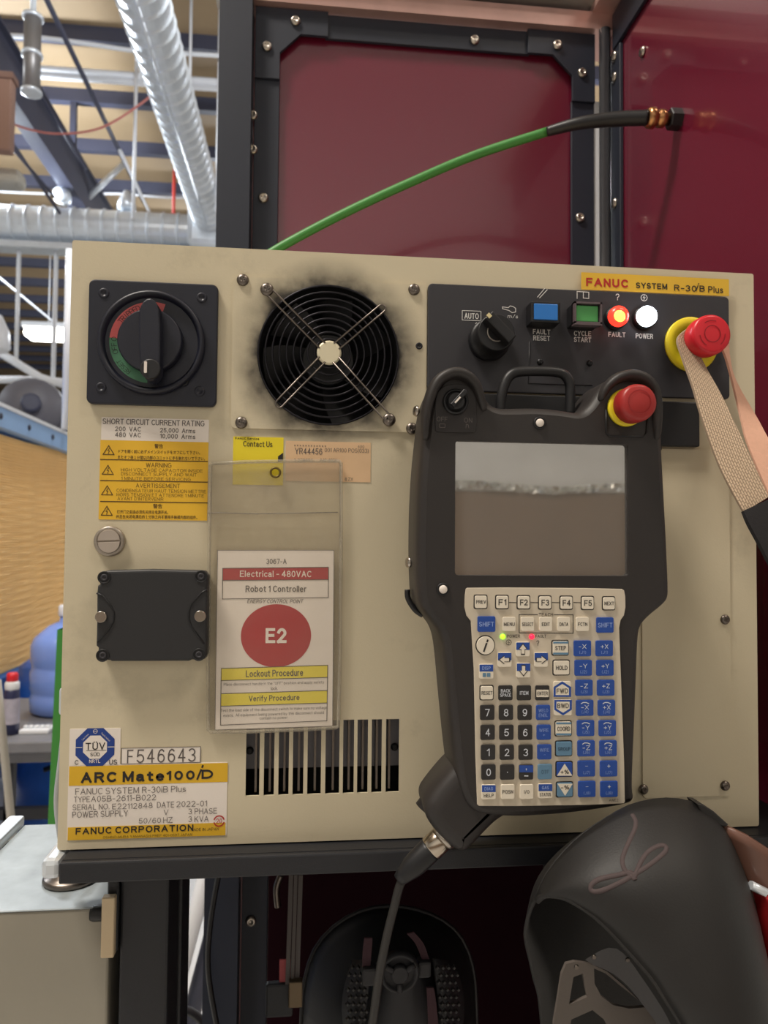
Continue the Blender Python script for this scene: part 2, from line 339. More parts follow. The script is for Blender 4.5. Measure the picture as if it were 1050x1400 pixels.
wb = build(MB().box(XL, XR, YN - .1, YN, 0, CEIL), 'wall_near', M_wall, kind='structure')
build(MB().box(XL, XR, YN, YN + .03, 0, 1.66), 'wainscot', M_wain, wb)
M_foil = mat('crumpled_clear_film', (238, 238, 232), .10, metal=.9)
rows = [[(-1.5 + .022 * i, YN + .04 + .05 * random.random(), 1.655 + .028 * j + .016 * math.sin(i * .11) + .012 * random.random()) for i in range(350)] for j in range(3)]
build(MB().loft(rows, smooth=False), 'crumpled_film', M_foil, wb)
# high-bay lamps: housing + glowing diffuser, one thing each
M_glow = mat('lamp_diffuser', (255, 250, 240), .5, emit=14)
M_lh = mat('lamp_housing', (210, 212, 214), .4)
for i, (x, y, p, c) in enumerate(HIGHBAYS):      # lamps out of view: fixtures of the ceiling
    if y < 0: t = build(MB().box(x - .64, x + .64, y - .28, y + .28, 5.2, 5.28), 'lamp_housing', M_lh, ceil); build(MB().box(x - .3, x + .3, y - .1, y + .1, 5.28, 5.36), 'driver_box', M_lh, t)
    else: t = build(MB().lathe([(.16, 4.98), (.13, 5.0), (.12, 5.2), (.3, 5.26), (.3, 5.3), (.28, 5.36)], (x, y, 0), (0, 0, 1), 20), 'lamp_housing', M_lh, ceil)
    for sg in (-.25, .25): build(MB().tube([(x + sg, y, 5.36), (x + sg, y, 6.0)], .008, 6), 'hanger', M_pipe, t)
p = at(66, 456, 12.0)
t = empty('high_bay_lamp', p, 'bright oval lamp glowing left of the cream cabinet under the roof', 'lamp')
build(MB().bbox(p.x - .34, p.x + .34, p.y - .2, p.y + .2, p.z - .1, p.z + .05, .08, 4), 'diffuser', M_glow, t)
build(MB().bbox(p.x - .36, p.x + .36, p.y - .22, p.y + .22, p.z + .05, p.z + .14, .02), 'housing', M_lh, t)
build(MB().tube([(p.x, p.y, p.z + .14), (p.x, p.y, CEIL)], .01, 6), 'hanger', M_pipe, t)
# ------------------------------------------------------------------ ducts, pipes and steel under the roof
def spiral(p0, p1, r, step=.12, bead=.012):
    a = Vector(p0); b = Vector(p1); d = (b - a); L = d.length; n = int(L / step); prof = []
    for k in range(n):
        h = k * step; prof += [(r, h), (r, h + step - .03), (r + bead, h + step - .02), (r + bead, h + step - .01)]
    prof.append((r, L)); return MB().lathe(prof, a, d, n=28, smooth=False)
DZ = CAM.z + 3.1
dx = at(222, 150, 0); 
da = atZ(205, 30, DZ); db = atZ(283, 300, DZ)
t = empty('spiral_duct', (da.x, 2.6, DZ), 'silver spiral duct running away overhead towards the horizontal duct', 'duct')
build(spiral((da.x, 2.2, DZ), (da.x, db.y - .1, DZ), .145), 'duct_pipe', M_galv, t)
build(MB().tube([(da.x, 2.2, DZ - .146), (da.x, db.y - .1, DZ - .146)], .014, 6), 'seam', M_galv, t)
hp = at(150, 312, db.y + .1)
t = empty('spiral_duct', (hp.x, hp.y, hp.z), 'silver spiral duct lying level behind the top left of the cream cabinet', 'duct')
build(spiral((-6, hp.y, hp.z), (da.x + .15, hp.y, hp.z), .165, .14), 'duct_pipe', M_galv, t)
build(MB().bbox(da.x - .2, da.x + .2, hp.y - .2, hp.y + .2, hp.z - .19, hp.z + .2, .05), 'tee_fitting', M_galv, t)
build(MB().box(-6, da.x + .15, hp.y - .1, hp.y + .1, hp.z - .26, hp.z - .2), 'support_angle', M_galv, t)
def rod(name, pts, r, m, label, cat='pipe', group=None, n=8):
    mb = MB().tube(pts, r, n); return build(mb, name, m, None, label, cat, group, origin=pts[0])
def vrod(px, pya, y, r, label, z1=CEIL - .01, m=M_pipe, pyb=None):
    a = at(px, pya, y); b = Vector((a.x, a.y, z1)) if pyb is None else Vector((a.x, a.y, at(px, pyb, y).z))
    return rod('hanging_rod', [a, b], r, m, label, 'rod', 'rods hanging from the roof')
vrod(258, 190, 5.7, .012, 'white hanging rod right of the overhead spiral duct')
vrod(182, 300, 6.4, .016, 'white hanging rod left of the overhead spiral duct')
vrod(296, 290, 6.0, .014, 'white hanging rod beside the black corner post')
vrod(237, 306, 6.98, .016, 'short red rod standing above the level duct', m=mat('red_rod', (206, 70, 60), .5), pyb=232)
def along(px, py, h, y0, y1):
    q = atZ(px, py, CAM.z + h); return [(q.x, y0, CAM.z + h), (q.x, y1, CAM.z + h)]
rod('conduit', along(65, 2, 3.9, 4.8, 8.2), .022, M_beam, 'thin dark conduit running away beside the overhead duct')
rod('conduit', along(130, 135, 3.86, 7.0, 11.5), .020, M_pipe, 'thin pale conduit running away beside the hanging rod')
def across(px, py, y, x0, x1, r, m, label):
    q = at(px, py, y); return rod('roof_pipe', [(x0, y, q.z), (x1, y, q.z)], r, m, label)
across(200, 105, 6.7, -6, .6, .035, M_pipe, 'upper pale pipe of the pair crossing under the roof')
across(200, 114, 6.72, -6, .6, .030, M_pipe, 'lower pale pipe of the pair crossing under the roof')
q = at(100, 55, 5.9)
rod('roof_cable', spline([(-5, 5.9, q.z - .1), at(0, 48, 5.9), at(60, 52, 5.9), at(120, 60, 5.9), at(200, 71, 5.9), at(300, 76, 5.9), (1.0, 5.9, at(300, 78, 5.9).z)], 6), .018, M_pipe, 'pale cable looping along the nearest purlin', 'cable')
rod('roof_cable', spline([(-7, 9.2, at(0, 262, 9.2).z), at(0, 262, 9.2), at(100, 266, 9.2), at(160, 265, 9.2), at(230, 270, 9.2), at(300, 268, 9.2)], 5), .016, M_pipe, 'pale cable strung low just above the level duct', 'cable')
M_redc = mat('faded_red_cord', (170, 100, 92), .6)
rod('red_cord', spline([at(-60, 135, 5.4), at(0, 162, 5.4), at(40, 177, 5.4), at(85, 183, 5.4), at(140, 174, 5.4), at(195, 140, 5.4), at(240, 100, 5.4)], 6), .009, M_redc, 'faded red cord sagging across under the roof', 'cord')
# deep roof girder running away
gx = atZ(55, 200, CAM.z + 3.6).x
t = empty('roof_girder', (gx, 5, CAM.z + 3.6), 'dark steel girder running away under the roof at far left', 'girder')
zb = CAM.z + 3.6
build(MB().box(gx - .02, gx + .02, 5.2, 9.2, zb, zb + .42), 'web', M_beam, t)
build(MB().box(gx - .07, gx + .07, 5.2, 9.2, zb - .03, zb), 'flange', M_beam, t)
for yy in (5.4, 7.4): build(MB().box(gx - .03, gx + .03, yy, yy + .06, zb + .44, CEIL - .001), 'stub_column', M_beam, t)
build(MB().box(gx - .07, gx + .07, 5.2, 9.2, zb + .42, zb + .44), 'flange', M_beam, t)
a = at(110, 280, 8.0); b = at(172, 221, 8.0)
rod('brace', [a, b], .035, M_galv, 'short pale diagonal brace left of the hanging rod', 'brace')
a = at(100, 262, 9.0); b = at(100, 120, 9.0)
build(MB().box(a.x - .05, a.x + .05, 8.95, 9.05, a.z - .3, b.z), 'roof_post', M_beam, None, 'dark upright strut between girder and purlins', 'strut')
a = at(45, 22, 4.6); b = at(43, 128, 4.6)
t = empty('flue_pipe', b, 'dull vertical pipe stub with collars at upper left', 'pipe')
build(MB().tube([a, b], .055, 14), 'pipe', mat('dull_pipe', (128, 124, 122), .4, metal=.5), t)
build(MB().tube([a, (a.x, a.y, CEIL - .004)], .02, 8), 'stem', M_galv, t)
for py in (24, 75, 126):
    c = at(45 - (py - 24) / 50, py, 4.6); build(MB().lathe([(.06, -.012), (.068, -.01), (.068, .01), (.06, .012)], c, (0, 0, 1), 16), 'collar', M_galv, t)
a = at(0, 100, 4.2); b = at(13, 205, 4.2)
t = empty('junction_box', (b.x, 4.3, b.z), 'brownish box hanging at the left picture edge under the roof', 'box')
build(MB().bbox(b.x - .5, b.x, 4.2, 4.28, b.z, a.z, .01), 'body', mat('brown_box', (150, 116, 100), .6), t)
build(MB().box(b.x - .5, b.x + .01, 4.19, 4.29, a.z - .03, a.z + .01), 'lid', mat('brown_box_lid', (132, 102, 90), .6), t)
build(MB().tube([(b.x - .3, 4.24, a.z), (b.x - .3, 4.24, CEIL)], .012, 6), 'hanger', M_pipe, t)
a = at(22, 238, 4.4)
build(MB().bbox(a.x - .35, a.x + .02, 4.4, 4.55, a.z - .06, a.z + .05, .04, 3), 'cable_bundle', mat('pale_wrap', (176, 172, 160), .6, bump=.5, bscale=30), None, 'pale wrapped bundle below the brown hanging box', 'bundle')
for (xa, ya, xb, yb, yy, lb) in ((6, 190, 75, 270, 6.0, 'thin dark wire slanting below the brown box'), (20, 200, 82, 292, 6.1, 'thin dark strut slanting down to the level duct'), (45, 112, 118, 232, 6.2, 'thin grey tie bar slanting along the girder')):
    A_, B_ = at(xa, ya, yy), at(xb, yb, yy); rod('tie_bar', [A_ + (A_ - B_) * ((CEIL - .02 - A_.z) / (A_.z - B_.z)), B_], .014, M_beam, lb, 'tie bar')
a = at(85, 268, 7.3)
t = empty('round_fan_box', a, 'pale round housing hung just above the level duct', 'housing')
build(MB().lathe([(.02, -.1), (.07, -.09), (.08, 0), (.075, .06), (.03, .08)], a, (0, -1, 0), 18), 'body', M_galv, t)
build(MB().lathe([(.085, -.01), (.09, 0), (.085, .01)], a, (0, -1, 0), 18), 'rim', M_galv, t)
a = Vector((at(185, 292, 7.2).x, hp.y, hp.z + .235))
build(MB().lathe([(.03, -.05), (.09, -.04), (.08, .03), (.03, .14)], a, (0, 0, 1), 16), 'rod_anchor', M_galv, None, 'pale anchor cup where a rod meets the level duct', 'anchor')
# lower window on the left, between duct and cooler
vrod(22, 492, hp.y, .02, 'white hanging rod at the left picture edge', z1=hp.z - .261)
vrod(72, 540, hp.y, .022, 'pale hanging rod close to the cream cabinet', z1=hp.z - .261)
rod('slanting_tube', [at(-20, 470, 6.5), at(55, 516, 6.5), at(95, 528, 6.5)], .036, M_pipe, 'white tube slanting down below the glowing lamp', 'tube')
rod('level_tube', [at(-30, 519, 6.8), at(46, 519, 6.8), at(110, 524, 6.8)], .036, M_pipe, 'white level tube meeting the slanting tube', 'tube')
A_, B_ = at(40, 413, 8.5), at(80, 446, 8.5)
rod('tie_bar', [A_ + (A_ - B_) * ((CEIL - .02 - A_.z) / (A_.z - B_.z)), B_], .012, M_pipe, 'short pale tie bar above the glowing lamp', 'tie bar')
a = at(0, 462, 6.0)
build(MB().lathe([(.02, .28), (.07, .25), (.13, .12), (.14, -.02), (.12, -.05)], (a.x - .06, a.y, a.z - .06), (0, 0, 1), 22), 'white_tank', M_pipe, None, 'white domed tank at the left edge beside the lamp', 'tank')
a = at(44, 560, 5.2)
t = empty('blower', a, 'grey round blower housing behind the blue cooler top', 'blower')
build(MB().lathe([(.05, -.16), (.2, -.14), (.24, 0), (.2, .14), (.05, .16)], a, (.3, -1, .1), 26), 'housing', mat('blower_grey', (92, 90, 96), .5), t)
build(MB().lathe([(.07, .15), (.07, .2), (.05, .21)], a, (.3, -1, .1), 18), 'inlet', M_beam, t)
build(MB().box(a.x - .3, a.x + .9, a.y + .3, a.y + .5, a.z - .6, a.z + .12), 'mount', mat('blower_mount', (52, 54, 70), .6), t)
b = at(89, 598, 3.02)
rod('upright_tube', [(b.x, 3.02, CAM.z + .491), (b.x, 3.02, at(92, 341, 3.02).z)], .018, M_pipe, 'white upright tube close along the cabinet left edge', 'tube')
# ------------------------------------------------------------------ evaporative cooler with tan pad
cx = -0.985
zt = CAM.z + .40; zbm = CAM.z - .53
t = empty('evaporative_cooler', (cx - .4, 2.9, 0), 'tall blue evaporative cooler with tan fluted pad left of the cabinet', 'cooler')
M_pad = mat('tan_cellulose_pad', (246, 208, 146), .8, var=.10, scale=6)
M_cool = mat('cooler_blue', (50, 104, 176), .45, var=.06)
M_coolp = mat('pale_blue_frame', (150, 184, 226), .45, var=.05)
rows = []; nz = 96
for j in range(nz * 2 + 1):
    z = zbm + (zt - zbm) * j / (nz * 2); off = .006 * (j % 2)
    rows.append([(cx - .02 + off + .0015 * math.sin(yk * 3 + j), 1.2 + yk * .25, z + .012 * math.sin(yk * .9)) for yk in range(15)])
build(MB().loft(rows, smooth=False), 'pad', M_pad, t)
build(MB().box(cx - .8, cx - .035, 1.2, 4.7, .35, zt + .06), 'casing', M_cool, t)
build(MB().bbox(cx - .05, cx + .02, 1.15, 4.75, zt, zt + .075, .004), 'top_frame', M_coolp, t)
build(MB().box(cx - .06, cx + .025, 1.12, 4.78, zt + .075, zt + .09), 'top_trim', M_pipe, t)
build(MB().bbox(cx - .05, cx + .02, 1.15, 4.75, zbm - .3, zbm, .004), 'tank', M_cool, t)
sb = None
for k in range(12):
    pos = (cx + .02, 1.5 + .28 * k, zt + .04)
    if sb is None:
        sb = build(MB().lathe([(.012, 0), (.012, .004), (.006, .007)], pos, (1, 0, 0), 10), 'bolt', M_beam, t, origin=pos)
    else: share(sb, 'bolt', pos, t)
for yy in (1.4, 4.5):
    build(MB().box(cx - .7, cx - .05, yy - .04, yy + .04, 0, .35), 'leg', M_cool, t)
# ------------------------------------------------------------------ bench with jug and spray can
yb = 1.62
bz = at(40, 1012, yb).z
M_bench = mat('grey_bench', (118, 118, 122), .45, var=.12)
t = empty('work_bench', (-.62, yb + .2, 0), 'grey steel bench standing below the tan cooler pad', 'bench')
build(MB().bbox(-.95, -.40, yb - .02, yb + .55, bz - .03, bz, .004), 'bench_top', M_bench, t)
build(MB().box(-.93, -.42, yb, yb + .03, bz - .06, bz - .03), 'apron', M_bench, t)
bl = at(27, 1060, yb + .1).x
for x in (-.92, bl, -.43):
    for yy in (yb + .02, yb + .5):
        build(MB().box(x - .012, x + .012, yy, yy + .024, 0, bz - .03), 'leg', M_black, t)
build(MB().box(-.92, -.43, yb + .02, yb + .044, bz - .22, bz - .19), 'stretcher', M_black, t)
build(MB().tube([(bl, yb + .3, bz - .17), (-.43, yb + .3, bz - .1)], .008, 8), 'brace', M_black, t)
jc = at(88, 1005, yb + .32); jx, jy = jc.x, yb + .34
t = empty('water_jug', (jx, jy, bz), 'pale blue water jug on the bench beside the cabinet edge', 'jug')
M_jug = mat('blue_polycarbonate', (128, 160, 238), .25, trans=.1, var=.06, scale=8, coat=.3)
prof = [(.09, 0), (.108, .01), (.11, .05), (.105, .06), (.105, .07), (.11, .08), (.11, .13), (.105, .14), (.105, .15), (.11, .16), (.11, .21), (.10, .235), (.06, .27), (.028, .285), (.026, .31)]
build(MB().lathe(prof, (jx, jy, bz), (0, 0, 1), 30), 'bottle', M_jug, t)
build(MB().lathe([(.03, .30), (.032, .305), (.032, .33), (.028, .335)], (jx, jy, bz), (0, 0, 1), 24), 'cap', mat('jug_cap', (220, 226, 240), .4), t)
t = empty('plastic_drum', (-.72, 2.55, 0), 'bright blue plastic drum standing behind the bench', 'drum')
build(MB().lathe([(.2, 0), (.22, .01), (.22, .28), (.23, .29), (.23, .31), (.22, .32), (.22, .6), (.23, .61), (.23, .63), (.22, .64), (.22, .80), (.19, .82)], (-.72, 2.55, 0), (0, 0, 1), 30), 'drum_body', mat('drum_blue', (46, 100, 190), .35), t)
build(MB().lathe([(.03, .82), (.03, .835), (.025, .84)], (-.68, 2.5, 0), (0, 0, 1), 14), 'bung', M_pipe, t)
cc = at(13, 1010, yb + .06); cx2, cy2 = cc.x, yb + .07
t = empty('spray_can', (cx2, cy2, bz), 'dark spray can with red cap standing on the bench', 'spray can')
build(MB().lathe([(.018, 0), (.0205, .002), (.0205, .118), (.017, .126)], (cx2, cy2, bz), (0, 0, 1), 22), 'can', mat('can_navy', (44, 48, 84), .35), t)
build(MB().lathe([(.0207, .03), (.0207, .10)], (cx2, cy2, bz), (0, 0, 1), 22, cap0=False, cap1=False), 'label_band', mat('can_label', (176, 172, 186), .45, var=.3, scale=60), t)
build(MB().lathe([(.0185, .124), (.0195, .126), (.0195, .142), (.015, .147)], (cx2, cy2, bz), (0, 0, 1), 22), 'collar', M_pipe, t)
build(MB().lathe([(.014, .145), (.0155, .147), (.0155, .165), (.012, .17)], (cx2, cy2, bz), (0, 0, 1), 20), 'cap', M_redbtn, t)
tc_ = at(50, 1000, yb + .1)
t = empty('clear_tray', (tc_.x, yb + .1, bz), 'clear plastic part tray lying on the bench', 'tray')
build(MB().bbox(tc_.x - .035, tc_.x + .045, yb + .06, yb + .12, bz, bz + .012, .003), 'tray_base', M_pipe, t)
for k in range(5):
    build(MB().lathe([(.007, .012), (.007, .017), (.004, .019)], (tc_.x - .026 + .015 * k, yb + .09, bz), (0, 0, 1), 10), 'dimple', M_pipe, t)
# green post, grey pole
a = at(74, 960, .8); b = at(66, 1140, .8)
t = empty('green_frame_leg', (b.x, .8, 0), 'green steel leg standing behind the cabinet left edge', 'post')
M_green = mat('machine_green', (62, 140, 56), .45)
build(MB().loft([[(a.x + .002, .8, a.z + .12), (a.x + .028, .8, a.z + .12), (a.x + .028, .83, a.z + .12), (a.x + .002, .83, a.z + .12)], [(b.x - .02, .8, 0), (b.x + .012, .8, 0), (b.x + .012, .83, 0), (b.x - .02, .83, 0)]], smooth=False, closed=True), 'leg', M_green, t)
build(MB().box(b.x - .05, b.x + .04, .77, .86, 0, .008), 'foot_plate', M_green, t)
rod('grey_pole', [at(-4, 930, 1.0), at(3, 1000, 1.0), at(17, 1140, 1.0), at(24, 1220, 1.0)], .008, mat('pole_grey', (176, 170, 160), .4), 'pale grey pole leaning at the left picture edge', 'pole')
# ------------------------------------------------------------------ welding cell behind and beside the cabinet
YC = 0.40
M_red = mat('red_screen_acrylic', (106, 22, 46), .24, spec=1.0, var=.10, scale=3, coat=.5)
M_seam = mat('acrylic_edge', (214, 160, 160), .3)
M_cold = mat('mill_steel', (172, 168, 162), .42, metal=.35, var=.25, scale=25)
M_cellblk = mat('cell_black', (31, 36, 50), .5, var=.10, scale=30, bump=.12, bscale=1500)
cell = empty('welding_cell', (.3, YC, 0), 'black framed welding cell with dark red screens behind the cabinet', 'enclosure')
pl = P(300, 200, YC)[0]; pr = P(344, 200, YC)[0]
def pxX(px, y=YC): return P(px, 200, y)[0]
FX0, FX1 = pxX(347), pxX(812)               # frame outer edges
FZ1 = P(560, 30, YC)[1]                      # frame top
bw = .030
build(MB().box(pl, pr, YC - .02, YC + .03, 0, FZ1 + .35), 'post', M_cellblk, cell)
build(MB().box(pr + .0005, FX0 - .0002, YC + .012, YC + .03, 0, FZ1), 'screen_edge', M_seam, cell)
build(MB().box(FX0 - .001, FX1 + .002, YC + .006, YC + .010, .05, FZ1 - .002), 'red_screen', M_red, cell)
def bar(o, name='frame_bar'): return build(o, name, M_cellblk, cell)
b1 = bar(MB().bbox(FX0, FX0 + bw, YC - .001, YC + .004, .05, FZ1 - .085, .0006, 1))
b2 = bar(MB().bbox(FX1 - bw, FX1, YC - .001, YC + .004, .05, FZ1 - .085, .0006, 1))
b3 = bar(MB().bbox(FX0 + .085, FX1 - .085, YC - .001, YC + .004, FZ1 - bw, FZ1, .0006, 1))
def bracket(x, sx):
    pts = [(x, FZ1 + .001), (x + sx * .088, FZ1 + .001), (x + sx * .088, FZ1 - bw), (x + sx * .055, FZ1 - bw), (x + sx * bw, FZ1 - .055), (x + sx * bw, FZ1 - .088), (x, FZ1 - .088)]
    return bar(MB().plate(pts if sx < 0 else pts[::-1], YC - .0045, .0045, .0006, res=1), 'corner_bracket')
k1 = bracket(FX0, 1); k2 = bracket(FX1, -1)
boltm = None
def bolt(px, py, y, parent, r=.0062):
    global boltm
    x, z = P(px, py, y); pos = (x, y, z)
    if boltm is None:
        boltm = build(MB().lathe([(r, 0), (r, .0012), (r * .85, .003), (r * .45, .0042), (r * .42, .0032), (.0005, .003)], pos, (0, -1, 0), 18), 'bolt', M_steel, parent, origin=pos); return boltm
    return share(boltm, 'bolt', pos, parent)
bolt(404, 29, YC - .0045, k1); bolt(365, 64, YC - .0045, k1); bolt(360, 271, YC - .001, b1); bolt(649, 55, YC - .001, b3)
bolt(762, 62, YC - .0045, k2); bolt(796, 100, YC - .0045, k2); bolt(793, 298, YC - .001, b2); bolt(343, 1259, YC - .001, b1)
# small screws on the post's edge
for py in (158, 205):
    bolt(345.5, py, YC - .0, cell)
# top beam
zt0 = FZ1 + .003
build(MB().box(pr, FX1 + .06, YC - .012, YC + .05, zt0, zt0 + .022), 'steel_beam', mat('beam_pinkish', (206, 168, 160), .35, metal=.6, var=.2, scale=30), cell)
build(MB().box(pr - .05, pxX(806), YC - .022, YC + .05, zt0 + .03, zt0 + .12), 'steel_header', M_cold, cell)
build(MB().box(pxX(806) + .001, pxX(812), YC - .03, YC + .05, zt0 + .03, zt0 + .14), 'weld_plate', M_dsteel, cell)
# corner tube beside the gap, whose daylight is a painted strip
cgx = pxX(806)
build(MB().tube([(pxX(822), YC - .012, .05), (pxX(822), YC - .012, FZ1 + .002)], .0072, 14), 'corner_tube', mat('black_seal', (40, 40, 44), .3), cell)
# right-hand screen, coming towards the viewer
XS = pxX(836)
ys0, ys1 = YC + .005, -.03
build(MB().box(XS, XS + .006, ys1, ys0, .05, FZ1 + .02), 'red_screen', M_red, cell)
b4 = bar(MB().bbox(XS - .005, XS - .0005, ys1, ys0 - .02, FZ1 - bw + .004, FZ1 + .02, .0006, 1))
b5 = bar(MB().bbox(XS - .005, XS - .0005, ys0 - .042, ys0 - .012, .05, FZ1 - bw, .0006, 1))
for py in (90, 118, 287):
    px = 825
    q = Vector((XS - .005, ys0 - .027, P(800, py, YC)[1]))
    build(MB().lathe([(.0062, 0), (.0062, .0012), (.005, .003), (.0005, .0032)], q, (-1, 0, 0), 16), 'bolt', M_steel, b5, origin=q)
for y in (.28, .14):
    q = Vector((XS - .005, y, FZ1 + .006)); build(MB().lathe([(.0062, 0), (.0062, .0012), (.005, .003), (.0005, .0032)], q, (-1, 0, 0), 16), 'bolt', M_steel, b4, origin=q)
q = atX(879, 71, XS - .0005)
build(MB().lathe([(.0062, 0), (.0062, .0012), (.005, .003), (.0005, .0032)], q, (-1, 0, 0), 16), 'bolt', M_steel, b4, origin=q)
build(MB().box(XS - .03, XS + .03, ys1, ys0, FZ1 + .024, FZ1 + .06), 'steel_beam', mat('beam_pinkish', (206, 168, 160)), cell)
# dark sheet added under the shelf to paint the shade on the cell's back
build(MB().box(FX0 + bw + .001, XS - .006, YC - .008, YC - .0015, .05, Z0 + .12), 'shade_sheet', mat('painted_shade', (34, 8, 18), .85, spec=.1), cell)
build(MB().box(FX1 + .0005, pxX(823), YC + .001, YC + .004, Z0 + .13, P(810, 138, YC)[1]), 'daylight_strip', mat('painted_daylight', (238, 240, 246), .3), cell)  # white strip added in place of daylight through the corner gap
# ------------------------------------------------------------------ green cable with brass gland
ce = atX(929, 163, XS)
t = empty('green_cable', ce, 'green cable with black boot rising from behind the cabinet to the red screen', 'cable')
pa = [at(330, 372, .30), at(385, 337, .30), at(470, 292, .30), at(560, 250, .295), at(650, 212, .285), at(748, 180, .265)]
pb = [at(748, 180, .265), at(790, 169, .25), at(840, 163, ce.y + .012), at(886, 161, ce.y)]
build(MB().tube(spline(pa, 8), .0048, 12), 'cable_sheath', mat('cable_green', (66, 140, 62), .45), t)
build(MB().tube(spline(pb, 8), [.0050 + .0026 * min(1, k / 16) for k in range(25)], 12), 'boot', M_dark, t)
g0 = at(884, 161, ce.y); g1 = at(919, 163, ce.y); gd = g1 - g0
build(MB().lathe([(.006, 0), (.0095, .001), (.0105, .004), (.0105, .008), (.0075, .010), (.0075, .012), (.009, .013), (.009, .019), (.006, .021), (.006, .028)], g0, gd, 20), 'gland', mat('brass', (190, 140, 96), .3, metal=1, var=.2, scale=200), t)
build(MB().lathe([(.0098, 0), (.0108, .001), (.0108, .021), (.0098, .022)], g0 + gd.normalized() * .024, gd, 6, smooth=False), 'cap_nut', M_dark, t)
# ------------------------------------------------------------------ stand under the cabinet
st = empty('controller_stand', (.2, .1, 0), 'black steel stand with a shelf lip carrying the cream cabinet', 'stand')
ly = -.0165; lz = Z0 - .0008
lx0 = P(80, 1185, ly)[0]
bmb = MB().bbox(lx0, .505, ly, ly + .006, lz - .0135, lz - .0005, .0012).box(lx0 + .001, .505, ly + .004, .30, lz - .004, lz - .0002)
build(bmb, 'shelf_lip', M_black, st)
def post(x0, x1, y0, y1, name='leg'): return build(MB().bbox(x0, x1, y0, y1, 0, lz - .0045, .002), name, M_black, st)
post(P(163, 1300, .02)[0], P(230, 1300, .02)[0], .02, .06)
post(P(228, 1300, .07)[0] - .01, P(250, 1300, .07)[0], .065, .10)
post(.40, .44, .22, .26); post(-.022, .016, .22, .26)
build(MB().box(.03, .44, .25, .27, .5, .53), 'crossbar', M_black, st)
a = at(62, 1163, 0.005)
build(MB().bbox(P(64, 1170, 0)[0], lx0 - .0006, -.012, .022, Z0 - .0135, Z0 - .001, .0035, 2), 'end_bracket', M_galv, st)
# beige plate with black knob on the leg
a = P(139, 1228, .012); b = P(155, 1310, .012)
t = empty('tag_plate', (a[0], .012, b[1]), 'narrow beige plate with black knob fixed beside the black stand leg', 'plate')
build(MB().bbox(a[0], b[0], .012, .018, b[1], a[1], .0006, 1), 'plate_body', mat('beige_plate', (214, 192, 158), .6), t)
build(MB().bbox(P(148, 1200, .02)[0], P(163, 1200, .02)[0], .0185, .06, b[1], P(150, 1200, .02)[1], .001, 1), 'backing_bar', M_black, t)
kx, kz = P(136, 1250, .02)
build(MB().lathe([(.0045, -.006), (.0052, -.004), (.0052, .004), (.0045, .006)], (kx, .022, kz), (1, 0, 0), 16), 'knob', M_dark, t)
# grey box at lower left with its pale top, and the levelling foot on it
bz2 = P(60, 1243, .02)[1]
x1 = P(157, 1300, .02)[0]
x0 = atZ(42, 1124, bz2).x - .003
t = empty('junction_cabinet', (x0, .1, 0), 'grey steel cabinet with pale dusty top at lower left', 'cabinet')
M_gbox = mat('warm_grey_paint', (152, 146, 132), .5, var=.06, scale=14, bump=.05)
M_gtop = mat('dusty_grey_top', (150, 158, 162), .5, var=.38, scale=45)
yb2 = atZ(60, 1127, bz2).y
build(MB().bbox(x0, x1 - .004, .02, yb2, .0, bz2 - .0012, .0015), 'body', M_gbox, t)
build(MB().bbox(x0, x1 - .004, .0195, yb2, bz2 - .0012, bz2, .0005, 1), 'top', M_gtop, t)
build(MB().bbox(x0 - .014, x0 - .001, .03, yb2 + .004, bz2 - .002, bz2 + .007, .002), 'edge_rail', M_galv, t)
fx, fz = P(98, 1206, .05)
fp = atZ(97, 1203, bz2)
t = empty('levelling_foot', (fp.x, fp.y, bz2), 'round dull metal levelling foot standing on the grey cabinet top', 'foot')
build(MB().lathe([(.0175, 0), (.0188, .001), (.0188, .003), (.0175, .0045), (.0135, .0055), (.0125, .010), (.004, .012)], (fp.x, fp.y, bz2), (0, 0, 1), 30), 'base', M_dsteel, t)
build(MB().lathe([(.0035, .011), (.0035, Z0 - .005 - bz2)], (fp.x, fp.y, bz2), (0, 0, 1), 12), 'stud', M_steel, t)
# ------------------------------------------------------------------ robot controller cabinet
W, H, D = .47, .39, .31
cab = empty('robot_controller', (W / 2, D / 2, Z0), 'cream robot controller cabinet with fan, switch and warning stickers on black stand', 'controller')
FC = P(449.5, 486, 0); fr = 97 * S(0)
slots = [(336.3, 355), (361, 375), (381, 395), (400.5, 415), (420.5, 439), (445, 464), (469, 484), (488.5, 503), (508, 522), (527.5, 545.7)]
vz1 = P(540, 983, 0)[1]; vz0 = P(440, 1085.5, 0)[1]
holes = [circ(FC[0], FC[1], fr, 48)]
for a, b in slots:
    xa, xb = P(a, 1035)[0], P(b, 1035)[0]; holes.append([(xa, vz0), (xb, vz0), (xb, vz1), (xa, vz1)])
